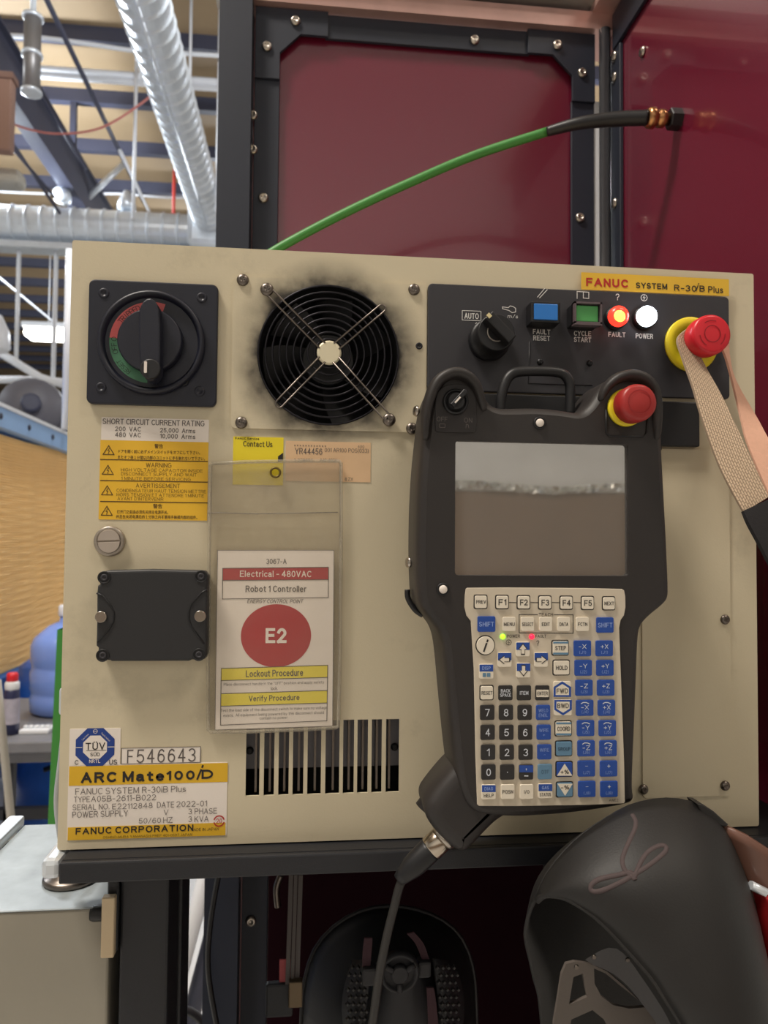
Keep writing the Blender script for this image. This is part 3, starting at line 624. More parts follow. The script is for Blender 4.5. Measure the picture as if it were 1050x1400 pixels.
# cream paint with soot blown around the fan opening (stain with its own shape)
def grimy():
    m = mat('cream_paint_grimy', (210, 198, 170), .42, spec=.4, var=.05, scale=9, bump=.06, bscale=900)
    nt = m.node_tree; b = nt.nodes['Principled BSDF']; basec = b.inputs['Base Color'].links[0].from_socket
    tc = nt.nodes.new('ShaderNodeTexCoord'); sep = nt.nodes.new('ShaderNodeVectorMath'); sep.operation = 'SUBTRACT'
    o = wl(cab); sep.inputs[1].default_value = (FC[0] - o.x, 0 - o.y, FC[1] - o.z)
    nt.links.new(tc.outputs['Object'], sep.inputs[0])
    ln = nt.nodes.new('ShaderNodeVectorMath'); ln.operation = 'LENGTH'; nt.links.new(sep.outputs[0], ln.inputs[0])
    nz = nt.nodes.new('ShaderNodeTexNoise'); nz.inputs['Scale'].default_value = 45; nz.inputs['Detail'].default_value = 6; nt.links.new(tc.outputs['Object'], nz.inputs['Vector'])
    mr = nt.nodes.new('ShaderNodeMapRange'); mr.inputs[1].default_value = fr * .98; mr.inputs[2].default_value = fr * 1.45; mr.inputs[3].default_value = 1.0; mr.inputs[4].default_value = 0
    nt.links.new(ln.outputs['Value'], mr.inputs[0])
    pw = nt.nodes.new('ShaderNodeMath'); pw.operation = 'POWER'; pw.inputs[1].default_value = 1.35; nt.links.new(mr.outputs[0], pw.inputs[0])
    mu = nt.nodes.new('ShaderNodeMath'); mu.operation = 'MULTIPLY'; nt.links.new(pw.outputs[0], mu.inputs[0])
    cr = nt.nodes.new('ShaderNodeMapRange'); cr.inputs[1].default_value = .25; cr.inputs[2].default_value = .7; cr.inputs[3].default_value = .35; cr.inputs[4].default_value = 1.5
    nt.links.new(nz.outputs['Fac'], cr.inputs[0]); nt.links.new(cr.outputs[0], mu.inputs[1])
    # faint smears
    n2 = nt.nodes.new('ShaderNodeTexNoise'); n2.inputs['Scale'].default_value = 14; n2.inputs['Detail'].default_value = 8; n2.inputs['Roughness'].default_value = .7; nt.links.new(tc.outputs['Object'], n2.inputs['Vector'])
    r2 = nt.nodes.new('ShaderNodeMapRange'); r2.inputs[1].default_value = .56; r2.inputs[2].default_value = .80; r2.inputs[3].default_value = 0; r2.inputs[4].default_value = .30; nt.links.new(n2.outputs['Fac'], r2.inputs[0])
    ad = nt.nodes.new('ShaderNodeMath'); ad.operation = 'ADD'; ad.use_clamp = True; nt.links.new(mu.outputs[0], ad.inputs[0]); nt.links.new(r2.outputs[0], ad.inputs[1])
    mx = nt.nodes.new('ShaderNodeMix'); mx.data_type = 'RGBA'; mx.inputs[7].default_value = (.045, .038, .03, 1)
    nt.links.new(ad.outputs[0], mx.inputs[0]); nt.links.new(basec, mx.inputs[6]); nt.links.new(mx.outputs[2], b.inputs['Base Color'])
    return m
M_grime = grimy()
build(MB().plate(rrect(0, Z0, W, Z0 + H, .0015, 3), 0, .0015, 0, holes), 'front_panel', M_grime, cab)
sh = MB().box(0, .0015, .0016, D, Z0, Z0 + H).box(W - .0015, W, .0016, D, Z0, Z0 + H).box(.0016, W - .0016, .0016, D, Z0 + H - .0015, Z0 + H).box(.0016, W - .0016, .0016, D, Z0, Z0 + .0015).box(.0016, W - .0016, D - .0015, D, Z0 + .0016, Z0 + H - .0016)
build(sh, 'housing', M_cream, cab)
# side fittings that peep out at the edges
hx, hz = P(76, 952, .03)
build(MB().bbox(-.008, -.0002, .02, .05, P(76, 974, .03)[1], P(76, 937, .03)[1], .002), 'side_latch', M_galv, cab)
a = P(76, 1000, .01)[1]
build(MB().tube(spline([(-.001, .015, P(80, 975, .01)[1]), (-.0035, .015, P(78, 1040, .01)[1]), (-.0055, .015, P(76, 1100, .01)[1]), (-.002, .015, P(80, 1158, .01)[1])], 8), .0022, 8), 'edge_tubing', mat('clear_tubing', (168, 170, 172), .25), cab)
for za, zb in ((412, 540), (990, 1092)):
    build(MB().box(W, W + .0035, .02, .05, P(1035, zb, .02)[1], P(1035, za, .02)[1]), 'side_bracket', M_black if za < 500 else M_cream, cab)
# screws: one pan-head and one countersunk type, shared
scr_src = {}
def screw(px, py, y, parent, r=.0040, kind='pan', m=None, name='screw'):
    x, z = P(px, py, y); pos = (x, y, z); key = (kind, round(r, 5), (m or M_dsteel).name)
    if key not in scr_src:
        mb = MB()
        if kind == 'pan':
            mb.lathe([(r, 0), (r, .0006), (r * .86, .0015), (r * .5, .0021), (r * .42, .0021), (r * .3, .0012), (.0001, .0011)], pos, (0, -1, 0), 20)
            for q in (0, pi / 2):
                c, s_ = math.cos(q + .4), math.sin(q + .4); e = r * .55; t_ = r * .12
                mb.add([(x + c * a_ * e - s_ * b_ * t_, y - .0021 - .0001, z + s_ * a_ * e + c * b_ * t_) for a_, b_ in ((-1, -1), (1, -1), (1, 1), (-1, 1))], [(0, 1, 2, 3)])
        else:
            mb.lathe([(r, 0), (r, .0002), (r * .9, .0005), (r * .55, .0006), (r * .45, .0001), (.0001, .0)], pos, (0, -1, 0), 18)
        scr_src[key] = build(mb, name, m or M_dsteel, parent, origin=pos); return scr_src[key]
    return share(scr_src[key], name, pos, parent)
# --- fan plate, fan and guard
fp_ = build(MB().plate(prect(319, 378, 582, 592, 0, .003), -.0012, .0012, 0, [circ(FC[0], FC[1], fr * .985, 48)]), 'fan_plate', M_grime, cab)
for a, b in ((332, 383), (566, 396), (330, 578), (563, 586)): screw(a, b, -.0012, fp_)
screw(573, 473, -.0012, fp_, .0024, 'flat', M_dark)
fan = build(MB().lathe([(fr * .985, 0), (fr * .985, .035)], (FC[0], 0, FC[1]), (0, 1, 0), 48, cap0=False, cap1=True), 'fan', M_void, cab)
build(MB().lathe([(fr * .36, -.012), (fr * .36, -.030)], (FC[0], 0, FC[1]), (0, -1, 0), 32), 'hub', M_dark, fan)
for k in range(7):
    a0 = 2 * pi * k / 7; rows = []
    for j in range(4):
        r_ = fr * (.36 + .58 * j / 3)
        rows.append([(FC[0] + r_ * math.cos(a0 + u * .6 + j * .1), .012 + .014 * u, FC[1] + r_ * math.sin(a0 + u * .6 + j * .1)) for u in (0, .33, .66, 1)])
    build(MB().loft(rows), 'blade', M_dark, fan)
gd = build(MB().lathe([(16.5 * S(), 0), (16.5 * S(), .001), (14 * S(), .0016)], (FC[0], -.0065, FC[1]), (0, -1, 0), 24), 'fan_guard', mat('guard_badge', (226, 216, 186), .4, metal=.2), cab)
for k in range(9):
    r_ = fr * (.985 - k * .098); yy = -.0014 - .0045 * (1 - (r_ / fr) ** 2)
    build(MB().tube([(FC[0] + r_ * math.cos(q * pi / 24), yy, FC[1] + r_ * math.sin(q * pi / 24)) for q in range(48)], .00075, 6, closed=True), 'ring', M_wire, gd)
for ex, ey, sc_ in ((365, 396, 1), (532, 574, 1), (522, 422, 0), (382, 552, 0)):
    e = Vector(P(ex, ey, -.003)); c = Vector(FC); d = (e - c).normalized(); n = Vector((-d.y, d.x)) * 5.2 * S()
    c1 = c + d * 13 * S()
    arc = [e + n * math.cos(q) + d * 5.2 * S() * math.sin(q) for q in [pi * k / 8 for k in range(9)]]
    pts = [(c1 + n, -.0078)] + [(p_, -.0032) for p_ in arc] + [(c1 - n, -.0078)]
    build(MB().tube([(p_.x, yy, p_.y) for p_, yy in pts], .0007, 6), 'arm', M_dsteel, gd)
    if sc_: screw(ex, ey, -.0028, gd, .0044)
for k in range(8):
    q = pi / 8 + k * pi / 4; x = FC[0] + 15 * S() * math.cos(q); z = FC[1] + 15 * S() * math.sin(q)
# --- main disconnect switch
x0, z0, x1, z1 = quad((122, 382), (298, 388), (296, 557), (117, 551), -.004)
sw = build(MB().plate(rrect(x0, z0, x1, z1, .004), -.004, .004, .001), 'disconnect_switch', M_navyblk, cab)
for a, b in ((142, 401), (276, 407), (138, 530), (273, 535)): screw(a, b, -.004, sw, .0034, 'flat', M_navyblk)
sx, sz = P(208, 469, -.004); u = S(-.006)
build(MB().lathe([(70 * u, 0), (70 * u, .003), (67.5 * u, .0048), (64 * u, .0048), (61.5 * u, .002), (60 * u, .001)], (sx, -.004, sz), (0, -1, 0), 56, cap0=False, cap1=False), 'collar', M_navyblk, sw)
build(MB().lathe([(61 * u, 0), (61 * u, .0012)], (sx, -.004, sz), (0, -1, 0), 48), 'dial_plate', M_navyblk, sw)
def sector(a0, a1, r0, r1, y, n=16):
    o = circ(sx, sz, r1, n, a0, a1); i = circ(sx, sz, r0, n, a0, a1)[::-1]; mb = MB()
    for k in range(n):
        mb.flat([o[k], o[k + 1], i[n - k - 1], i[n - k]], y)
    return mb
yd = -.00535
build(sector(72, 175, 42 * u, 55 * u, yd), 'red_zone', mat('dial_red', (212, 98, 98), .5), sw)
build(sector(175, 265, 42 * u, 55 * u, yd), 'green_zone', mat('dial_green', (70, 124, 92), .5), sw)
tx = MB()
for i, ch in enumerate('TRIPPED'):
    q = math.radians(146 - i * 5.6); tx.text(ch, sx + 49 * u * math.cos(q), sz + 49 * u * math.sin(q), 0, 7.5 * u, yd - .0001, rot=q - pi / 2)
for i, ch in enumerate('OFFO'):
    q = math.radians(197 - i * 5.8 - (3 if i == 3 else 0)); tx.text(ch, sx + 49 * u * math.cos(q), sz + 49 * u * math.sin(q), 0, 7 * u, yd - .0001, rot=q - pi / 2)
for i, ch in enumerate('RESET'):
    q = math.radians(234 - i * 5.2); tx.text(ch, sx + 50 * u * math.cos(q), sz + 50 * u * math.sin(q), 0, 6 * u, yd - .0001, rot=q - pi / 2)
build(tx, 'lettering', M_ink, sw)
build(MB().lathe([(42 * u, 0), (42 * u, .006), (40 * u, .0075)], (sx, -.005, sz), (0, -1, 0), 48), 'knob_base', M_navyblk, sw)
yh = -.022
hpts = [P(*q_, yh) for q_ in ((189, 430), (193, 414), (203, 406), (214, 412), (219, 430), (219, 500), (217, 514), (207, 522), (196, 516), (191, 500))]
build(MB().plate(smooth_poly(hpts, 1), yh, .012, .001, res=1), 'handle', M_navyblk, sw)
hx, hz = P(206, 505, yh)
build(MB().lathe([(13 * u, 0), (13 * u, .0015), (11.5 * u, .002)], (hx, yh, hz), (0, -1, 0), 26), 'handle_pivot', M_dark, sw)
px_, pz_ = P(199, 502, yh - .0022)
build(MB().plate(rrect(px_ - 1.8 * u, pz_ - 7.5 * u, px_ + 1.8 * u, pz_ + 7.5 * u, .0005, 3), yh - .0026, .0006), 'pointer', M_paper, sw)
for a, b in ((231, 457), (252, 522)): screw(a, b, -.0052, sw, .0026, 'flat', M_dark)
# --- stickers: flat print on the front panel
def sticker(name, m, tl, tr, br, bl, y=-.0003, r=.0004, label=None):
    x0, z0, x1, z1 = quad(tl, tr, br, bl, y)
    return build(MB().plate(rrect(x0, z0, x1, z1, r, 2), y, .0003), name, m, cab, label)
yt = -.00042
s1 = sticker('rating_sticker', M_paper, (139, 569), (286, 575), (285, 606), (138, 600), label='white short circuit rating sticker')
t = MB()
t.ptext('SHORT CIRCUIT CURRENT RATING', 210.5, 577.5, 132, 7.5, yt, bold=.012)
t.ptext('200  VAC', 175, 586.5, 33, 6, yt, bold=.015); t.ptext('25,000  Arms', 243, 589, 46, 7, yt, bold=.015)
t.ptext('480  VAC', 175, 594.5, 33, 6, yt, bold=.015); t.ptext('10,000  Arms', 243, 597, 46, 7, yt, bold=.015)
build(t, 'lettering', M_gink, s1)
s2 = sticker('warning_sticker', M_yel, (137.5, 600), (285, 606), (283, 713), (134.5, 709), label='yellow high voltage warning sticker in four languages')
t = MB(); ln = MB()
for py in (629.5, 658, 686.5):
    a = P(137, py - 1.8, yt); b = P(284, py + 1.8, yt); zz = (a[1] + b[1]) / 2
    t.flat([(a[0], zz - .0003), (b[0], zz - .0003), (b[0], zz + .0003), (a[0], zz + .0003)], yt)
for cx_, cy_ in ((148.5, 616), (147.5, 643), (146.5, 671), (146, 699)):
    c = P(cx_, cy_, yt); k = S()
    tri = [(c[0] - 7 * k, c[1] - 5.2 * k), (c[0] + 7 * k, c[1] - 5.2 * k), (c[0], c[1] + 6.6 * k)]
    t.stroke(tri, .0005, yt, True)
    t.stroke([(c[0] + 1 * k, c[1] + 3.2 * k), (c[0] - 1 * k, c[1] - .2 * k), (c[0] + 1 * k, c[1] - .6 * k), (c[0] - .4 * k, c[1] - 4 * k)], .0004, yt)
t.ptext('警告', 217, 610, 11, 6, yt, bold=.01)
t.ptext('ドアを開く前に必ずメインスイッチをオフにして下さい。', 218, 618, 106, 5, yt, bold=.01)
t.ptext('またオフ後１分間以内部のユニットに手を触れないで下さい。', 221, 626, 113, 5, yt, bold=.01)
t.ptext('WARNING', 217, 636, 33, 6, yt)
t.ptext('HIGH VOLTAGE CAPACITOR INSIDE', 221.5, 643, 106, 4.3, yt); t.ptext('DISCONNECT SUPPLY AND WAIT', 217.5, 648.5, 98, 4.3, yt); t.ptext('1 MINUTE BEFORE SERVICING', 213.5, 654.7, 90, 4.3, yt)
t.ptext('AVERTISSEMENT', 216, 664, 57, 5.6, yt)
t.ptext('CONDENSATEUR HAUT TENSION METTRE', 221, 671.3, 116, 4.3, yt); t.ptext('HORS TENSION ET ATTENDRE 1 MINUTE', 219.5, 677, 113, 4.3, yt); t.ptext("AVANT D'INTERVENIR", 192, 682, 59, 4.3, yt)
t.ptext('警告', 215.5, 692, 12, 6, yt, bold=.01)
t.ptext('打开门之前由必须先关闭主电源开关。', 195, 700, 66, 5, yt, bold=.01)
t.ptext('并且在关闭电源后的１分钟之内不要用手触摸内部的组件。', 214.5, 706.8, 105, 5, yt, bold=.01)
build(t, 'lettering', M_inkb, s2)
s3 = sticker('contact_sticker', M_yel2, (319.5, 596), (388, 599), (386.5, 664), (317.5, 662), label='lemon yellow contact sticker')
t = MB(); t.ptext('Contact Us', 352.5, 607, 39, 7.5, yt, bold=.01); t.ptext('FANUC Service', 338, 599.6, 32, 3, yt, bold=.03)
hxg = PP([(380, 624), (387, 619), (387, 630), (380, 631)], yt); t.flat(hxg[::-1], yt)
build(t, 'lettering', M_ink, s3)
s4 = sticker('shipping_sticker', mat('peach_paper', (222, 186, 146), .6, var=.10, scale=60), (391, 602), (507, 606), (506.5, 660), (390, 657), label='torn peach shipping sticker')
t = MB(); t.ptext('YR44456', 422, 617, 37, 8.5, yt, bold=.005); t.ptext('001 AR100 POS(033)', 474, 616, 60, 6, yt); t.ptext('400', 493.5, 610.5, 9, 3.6, yt)
t.ptext('* * * * * * * * * * * *', 424, 609.5, 43, 2, yt); t.ptext('1-378856', 415, 629, 25, 4.5, yt); t.ptext('A40-480V', 449, 629, 23, 4.5, yt); t.ptext('8 ZX', 477, 655, 11, 4.5, yt)
build(t, 'lettering', M_gink, s4)
s5 = sticker('approval_sticker', M_paper, (95.5, 996), (165, 996), (164, 1046), (94, 1047), label='white approval sticker with blue octagon')
cx_, cz_ = P(130, 1021.5, yt); k = S()
oc = lambda r_, y_: MB().flat([(cx_ + r_ * k * math.cos(math.radians(22.5 + 45 * i)), cz_ + r_ * k * math.sin(math.radians(22.5 + 45 * i))) for i in range(8)], y_)
build(oc(26.4, yt), 'octagon', mat('octagon_navy', (28, 62, 140), .5), s5)
build(oc(16.2, yt - .0001), 'octagon_centre', M_paper, s5)
t = MB(); y2 = yt - .0002
t.ptext('TÜV', 130.3, 1019.5, 24.5, 10.5, y2, bold=.02); t.ptext('SÜD', 130, 1031, 12, 5.5, y2, bold=.015); t.ptext('C', 104.6, 1042.5, 4.6, 6, y2, bold=.02); t.ptext('US', 154.7, 1042, 10, 6.4, y2, bold=.02)
a = P(118, 1026.6, y2); t.flat([(a[0], a[1]), (a[0] + 25 * k, a[1]), (a[0] + 25 * k, a[1] + .6 * k), (a[0], a[1] + .6 * k)], y2)
build(t, 'lettering', M_ink, s5)
t = MB(); t.ptext('NRTL', 129.5, 1040.7, 14, 4.4, y2, bold=.02)
for i in (-1, 1): t.flat([(cx_ + i * 21 * k - 5 * k, cz_ - .4 * k), (cx_ + i * 21 * k + 5 * k, cz_ - .4 * k), (cx_ + i * 21 * k + 5 * k, cz_ + .4 * k), (cx_ + i * 21 * k - 5 * k, cz_ + .4 * k)], y2)
t.ptext('Type tested', 116.5, 1008, 11, 2.4, y2, rot=.78); t.ptext('Production monitored', 144.5, 1007.5, 15, 2.4, y2, rot=-.78)
t.stroke(circ(cx_, cz_ + 20.5 * k, 2.6 * k, 14), .5 * k, y2, True); t.stroke([(cx_ - 2 * k, cz_ + 20.5 * k), (cx_ + 2 * k, cz_ + 20.5 * k)], .6 * k, y2)
build(t, 'printing', M_paper, s5)
s6 = sticker('number_sticker', M_paper, (166, 1023), (274, 1021), (274, 1042), (166, 1045), label='white plate reading F546643')
t = MB()
for i, ch in enumerate('F546643'): t.ptext(ch, 178 + i * 14.1, 1034.3 - i * .35, 9.5 if i else 8, 17.5, yt)
q = quad((166, 1023), (274, 1021), (274, 1042), (166, 1045), yt); t.stroke([(q[0], q[1]), (q[2], q[1]), (q[2], q[3]), (q[0], q[3])], .0004, yt, True)
build(t, 'lettering', M_gink, s6)
s7 = sticker('type_plate', M_paper, (93, 1046), (311.5, 1043), (309, 1142), (92, 1149), label='white and yellow type plate')
for c_ in (((94.5, 1048), (311.5, 1043), (311, 1069.5), (94, 1074)), ((93, 1131), (308.5, 1125), (308, 1142), (92, 1149))):
    x0, z0, x1, z1 = quad(*c_, yt); build(MB().plate([(x0, z0), (x1, z0), (x1, z1), (x0, z1)], yt, .0001), 'yellow_band', mat('amber_print', (222, 176, 38), .5), s7)
t = MB(); y3 = yt - .00015
t.ptext('ARC Mate', 168, 1062, 105, 13.5, y3, bold=.055); t.ptext('100', 247, 1060, 36, 12, y3, bold=.055); t.ptext('i', 273.5, 1056, 9, 19, y3, bold=.012, shear=.35); t.ptext('D', 283.5, 1058.5, 15, 12, y3, bold=.055)
build(t, 'lettering', M_ink, s7); t = MB()
t.ptext('FANUC CORPORATION', 184.5, 1134, 149, 8.4, y3, bold=.036); t.ptext('MADE IN JAPAN', 280, 1133.8, 36, 3.8, y3); t.ptext('OSHINO-MURA YAMANASHI PREF 401-0597 JAPAN', 202, 1142.8, 113, 3.2, y3)
build(t, 'lettering', M_ink, s7)
t = MB()
t.ptext('FANUC SYSTEM R-30iB Plus', 179, 1080.5, 140, 8, y3); t.ptext('TYPE', 112, 1093, 20, 7.2, y3); t.ptext('A05B-2611-B022', 169, 1091.3, 82, 7.5, y3)
t.ptext('SERIAL NO.', 124.5, 1103.3, 46, 7.2, y3); t.ptext('E22112848', 181, 1102, 51, 7.2, y3); t.ptext('DATE', 226.5, 1100.3, 22, 7.5, y3); t.ptext('2022-01', 262, 1099, 39, 7.5, y3)
t.ptext('POWER SUPPLY', 137, 1113, 70, 7.8, y3); t.ptext('V', 227, 1110.5, 6, 7, y3); t.ptext('3', 260, 1109.5, 4.5, 7, y3); t.ptext('PHASE', 281.5, 1109, 29, 7.5, y3)
t.ptext('50/60', 205, 1122, 28, 7.5, y3); t.ptext('HZ', 229.5, 1121.2, 12, 7.5, y3); t.ptext('3', 260, 1120, 4.5, 7.2, y3); t.ptext('KVA', 275.5, 1119.6, 18, 7.5, y3)
build(t, 'lettering', M_gink, s7)
cx_, cz_ = P(299.5, 1122.5, y3)
t = MB(); t.stroke(circ(cx_, cz_, 6.6 * k, 22, 20, 160), 1.6 * k, y3); t.stroke(circ(cx_, cz_, 6.6 * k, 22, 200, 340), 1.6 * k, y3); t.ptext('20', 299.5, 1122.5, 7.5, 6, y3, bold=.01)
build(t, 'printing', M_redink, s7)
s8 = sticker('brand_sticker', mat('gold_sticker', (230, 186, 56), .45), (795, 372), (997, 382), (996.5, 405.5), (794.5, 395), y=-.0032, label='gold brand strip above the operator panel')
t = MB(); y4 = -.0034; t.ptext('FANUC', 830, 386.6, 62, 12, y4, bold=.05); build(t, 'lettering', M_redink, s8)
t = MB(); t.ptext('SYSTEM', 891, 391, 47, 8.5, y4, bold=.035); t.ptext('R-30', 937, 394, 34, 9, y4, bold=.025); t.ptext('i', 953.5, 392.5, 5.5, 12, y4, shear=.35, bold=.01); t.ptext('B', 960, 394.6, 8, 9, y4, bold=.025); t.ptext('Plus', 978.5, 396, 23, 9.5, y4, bold=.02)
build(t, 'lettering', M_ink, s8)
# --- quarter-turn latch
lx, lz_ = P(150.5, 740, 0); k = S()
la = build(MB().lathe([(20 * k, 0), (20 * k, .0018), (18.5 * k, .003), (14.8 * k, .003), (14.8 * k, .0022)], (lx, 0, lz_), (0, -1, 0), 40), 'door_latch', mat('latch_steel', (168, 158, 146), .35, metal=.7), cab)
for sg in (1, -1):
    pts = circ(0, 0, 14 * k, 20, 0, 180); rot = .05
    pp = [(x_ , z_ + 1.1 * k) for x_, z_ in pts]
    if sg < 0: pp = [(x_, -z_) for x_, z_ in pp]
    pp = [(lx + x_ * math.cos(rot) - z_ * math.sin(rot), lz_ + x_ * math.sin(rot) + z_ * math.cos(rot)) for x_, z_ in pp]
    build(MB().plate(pp if sg > 0 else pp[::-1], -.0035, .0014, .0002, res=1), 'slotted_face', mat('latch_face', (190, 178, 166), .4, metal=.5), la)
# --- black connector cover
yk = -.012
cov = [(137, 783), (147, 780), (190, 779), (205, 778.5), (225, 779), (268, 780), (279, 781), (284.5, 787), (284, 800), (283, 895), (280, 901), (273, 903), (262, 902), (258, 904), (152, 904.5), (150, 903), (138, 902), (133, 897), (134, 886), (131, 883), (132, 845), (132, 812), (133, 801), (136, 799)]
cv = build(MB().plate(PP(cov, yk)[::-1], yk, .012, .0018), 'connector_cover', mat('cover_black', (40, 40, 42), .5, var=.05), cab)
for a, b in ((142.5, 789.5), (275, 788), (140.5, 896), (272, 895)):
    x_, z_ = P(a, b, yk); build(MB().lathe([(8.2 * k, 0), (8.2 * k, .0006), (6.8 * k, .0006), (6.5 * k, .0001)], (x_, yk, z_), (0, -1, 0), 20), 'screw_boss', M_dark, cv); screw(a, b, yk - .0003, cv, .0022, 'flat', M_panel)
for pts in ([(132, 811), (140, 814), (152, 829), (156, 838), (155, 850), (148, 862), (133, 878)], [(283, 806), (276, 810), (262, 825), (258, 836), (258, 848), (263, 859), (279, 880)]):
    q = PP(pts, yk - .0002); build(MB().tube([(x_, yk - .0001, z_) for x_, z_ in q], .0006, 6), 'rib', M_dark, cv)
for a, b, rt in ((138, 843.5, pi / 2 - .1), (273.5, 842.5, -.5)):
    x_, z_ = P(a, b, yk - .001); sb_ = MB().lathe([(7.4 * k, 0), (7.4 * k, .0012), (6.6 * k, .0016)], (x_, yk - .0002, z_), (0, -1, 0), 22)
    o_ = build(sb_, 'thumb_screw', M_steel, cv)
    c_, n_ = math.cos(rt), math.sin(rt); o2 = MB().stroke([(x_ - 6.5 * k * c_, z_ - 6.5 * k * n_), (x_ + 6.5 * k * c_, z_ + 6.5 * k * n_)], .0005, yk - .0019)
# --- vent interior
vx0, vx1 = P(334, 1035)[0], P(548, 1035)[0]; vzm = P(440, 1050, .01)[1]
vi = build(MB().box(vx0 - .004, vx1 + .004, .012, .014, vzm, vz1 + .004), 'vent_plate', mat('vent_grey', (120, 118, 122), .5, metal=.3), cab)
build(MB().box(vx0 - .004, vx1 + .004, .03, .032, vz0 - .01, vzm), 'vent_back', M_void, cab)
for i, (a, b) in enumerate(slots):
    f_ = .7 if i == 0 else (.3 if i == 9 else .56)
    xf = P(a + (b - a) * f_, 1035)[0]; build(MB().box(xf - .0007, xf + .0007, .004, .012, vz0 + .001, vz1 - .0005), 'fin', M_dsteel, vi)
screw(341.5, 1026, .0118, vi, .0026, 'pan', M_dark); screw(539.5, 1021, .0118, vi, .0026, 'pan', M_dark)
# --- right-hand cover plate
rp = build(MB().plate(prect(876, 613, 999.5, 1087, 0, .003), -.0011, .0011), 'side_cover', M_cream, cab)
for a, b in ((991, 847), (879.5, 1079), (991, 1074)): screw(a, b, -.0011, rp, .0034)
# --- operator panel
yo = -.003
x0, z0, x1, z1 = quad((586, 387), (997, 406), (997.5, 546), (584, 560), yo)
z0 = P(975, 545, yo)[1]
op = build(MB().plate(rrect(x0, z0, x1, z1, .003), yo, .003, .0006), 'operator_panel', M_panel, cab)
build(MB().bbox(P(880, 600, -.006)[0], P(957, 580, -.006)[0], -.006, -.0005, P(930, 610, -.006)[1], P(930, 549, -.006)[1], .001), 'port_cover', M_dark, op)
# lower black compartment behind the pendant
build(MB().bbox(P(584, 600, -.002)[0], P(905, 600, -.002)[0], -.0025, -.0004, P(740, 612, -.002)[1], z0 - .001, .0008), 'lower_panel', M_dark, op)
spt = [(724, 467), (722.5, 524), (810, 527)]
build(MB().tube([(x_, yo, z_) for x_, z_ in PP(spt, yo)], .0005, 6), 'access_seam', M_dark, op)
for a, b in ((738, 495), (806, 496.5)): screw(a, b, yo, op, .0022, 'pan', M_dark)
t = MB(); yp = yo - .00015
t.ptext('AUTO', 644.8, 432, 20.5, 8.2, yp, bold=.02)
q = prect(632, 424.5, 657.5, 438.5, yp, .0001, 1); t.stroke(q, .0004, yp, True)
t.stroke(PP([(651.5, 442.5), (655, 446)], yp), .0014, yp)
t.ptext('FAULT', 740.5, 453.7, 25.5, 7.2, yp, bold=.028); t.ptext('RESET', 740.5, 462.3, 24.5, 7.2, yp, bold=.028)
t.ptext('CYCLE', 796.5, 456, 25.5, 7.2, yp, bold=.028); t.ptext('START', 796.5, 464.4, 25.5, 7.2, yp, bold=.028)
t.ptext('FAULT', 843.5, 457.4, 25.5, 7.2, yp, bold=.028); t.ptext('POWER', 881, 459.5, 26, 7.2, yp, bold=.028)
t.ptext('?', 844.3, 406, 5.5, 9.5, yp, bold=.01)
for o_ in (0, 4): t.stroke(PP([(735 + o_ * .7, 406 + o_ * .3), (744.5 + o_ * .9, 394.5 + o_ * .4)], yp), .0005, yp)
t.stroke(PP([(789, 408), (789, 398.5), (805, 399.5), (805, 408), (797.5, 407.5), (797.5, 400)], yp), .0005, yp)
c = P(880.6, 407, yp); t.stroke(circ(c[0], c[1], 4.6 * k, 20), .0005, yp, True); t.stroke([(c[0] + .5 * k, c[1] + 3 * k), (c[0] - 1.5 * k, c[1] - .2 * k), (c[0] + 1.5 * k, c[1] + .4 * k), (c[0] - .5 * k, c[1] - 3 * k)], .0004, yp)
hand = [(687, 419.6), (695, 420.6), (697.5, 418.2), (701.5, 419.2), (705, 421.5), (705, 426.5), (700, 427.5), (696, 424.5), (687, 422)]
t.stroke(PP(hand, yp), .0005, yp, True); t.ptext('m/s', 701, 432.5, 15, 5.5, yp, bold=.01, shear=.1)
build(t, 'lettering', M_white, op)
# mode key switch
mx, mz = P(668, 466, yo); tip = P(688, 451, -.024)
ax = Vector((0, -1, 0))
ms = build(MB().lathe([(29 * k, 0), (29 * k, .004), (27 * k, .006), (25.5 * k, .0062), (25.5 * k, .02), (24 * k, .0215)], (mx, yo, mz), ax, 40), 'mode_switch', M_dark, cab)
cx_, cz_ = mx, mz; yt_ = yo - .0215
rt = math.radians(135); c_, n_ = math.cos(rt), math.sin(rt)
def ms_pt(a, b): return (cx_ + (a * c_ - b * n_) * k, cz_ + (a * n_ + b * c_) * k)
build(MB().plate([ms_pt(a, b) for a, b in ((-22, -9), (23, -9), (23, 5), (-22, 5))][::1], yt_ - .009, .009, .0008), 'key_grip', M_dark, ms)
build(MB().plate([ms_pt(a, b) for a, b in ((19, -3), (25, -3), (25, 2), (19, 2))], yt_ - .0096, .0012), 'pointer', mat('ivory_mark', (226, 210, 160), .5), ms)
build(MB().tube([(x_, yt_ - .0004, z_) for x_, z_ in circ(cx_, cz_, 12.5 * k, 20, 150, 340)], .0005, 6), 'lock_ring', M_steel, ms)
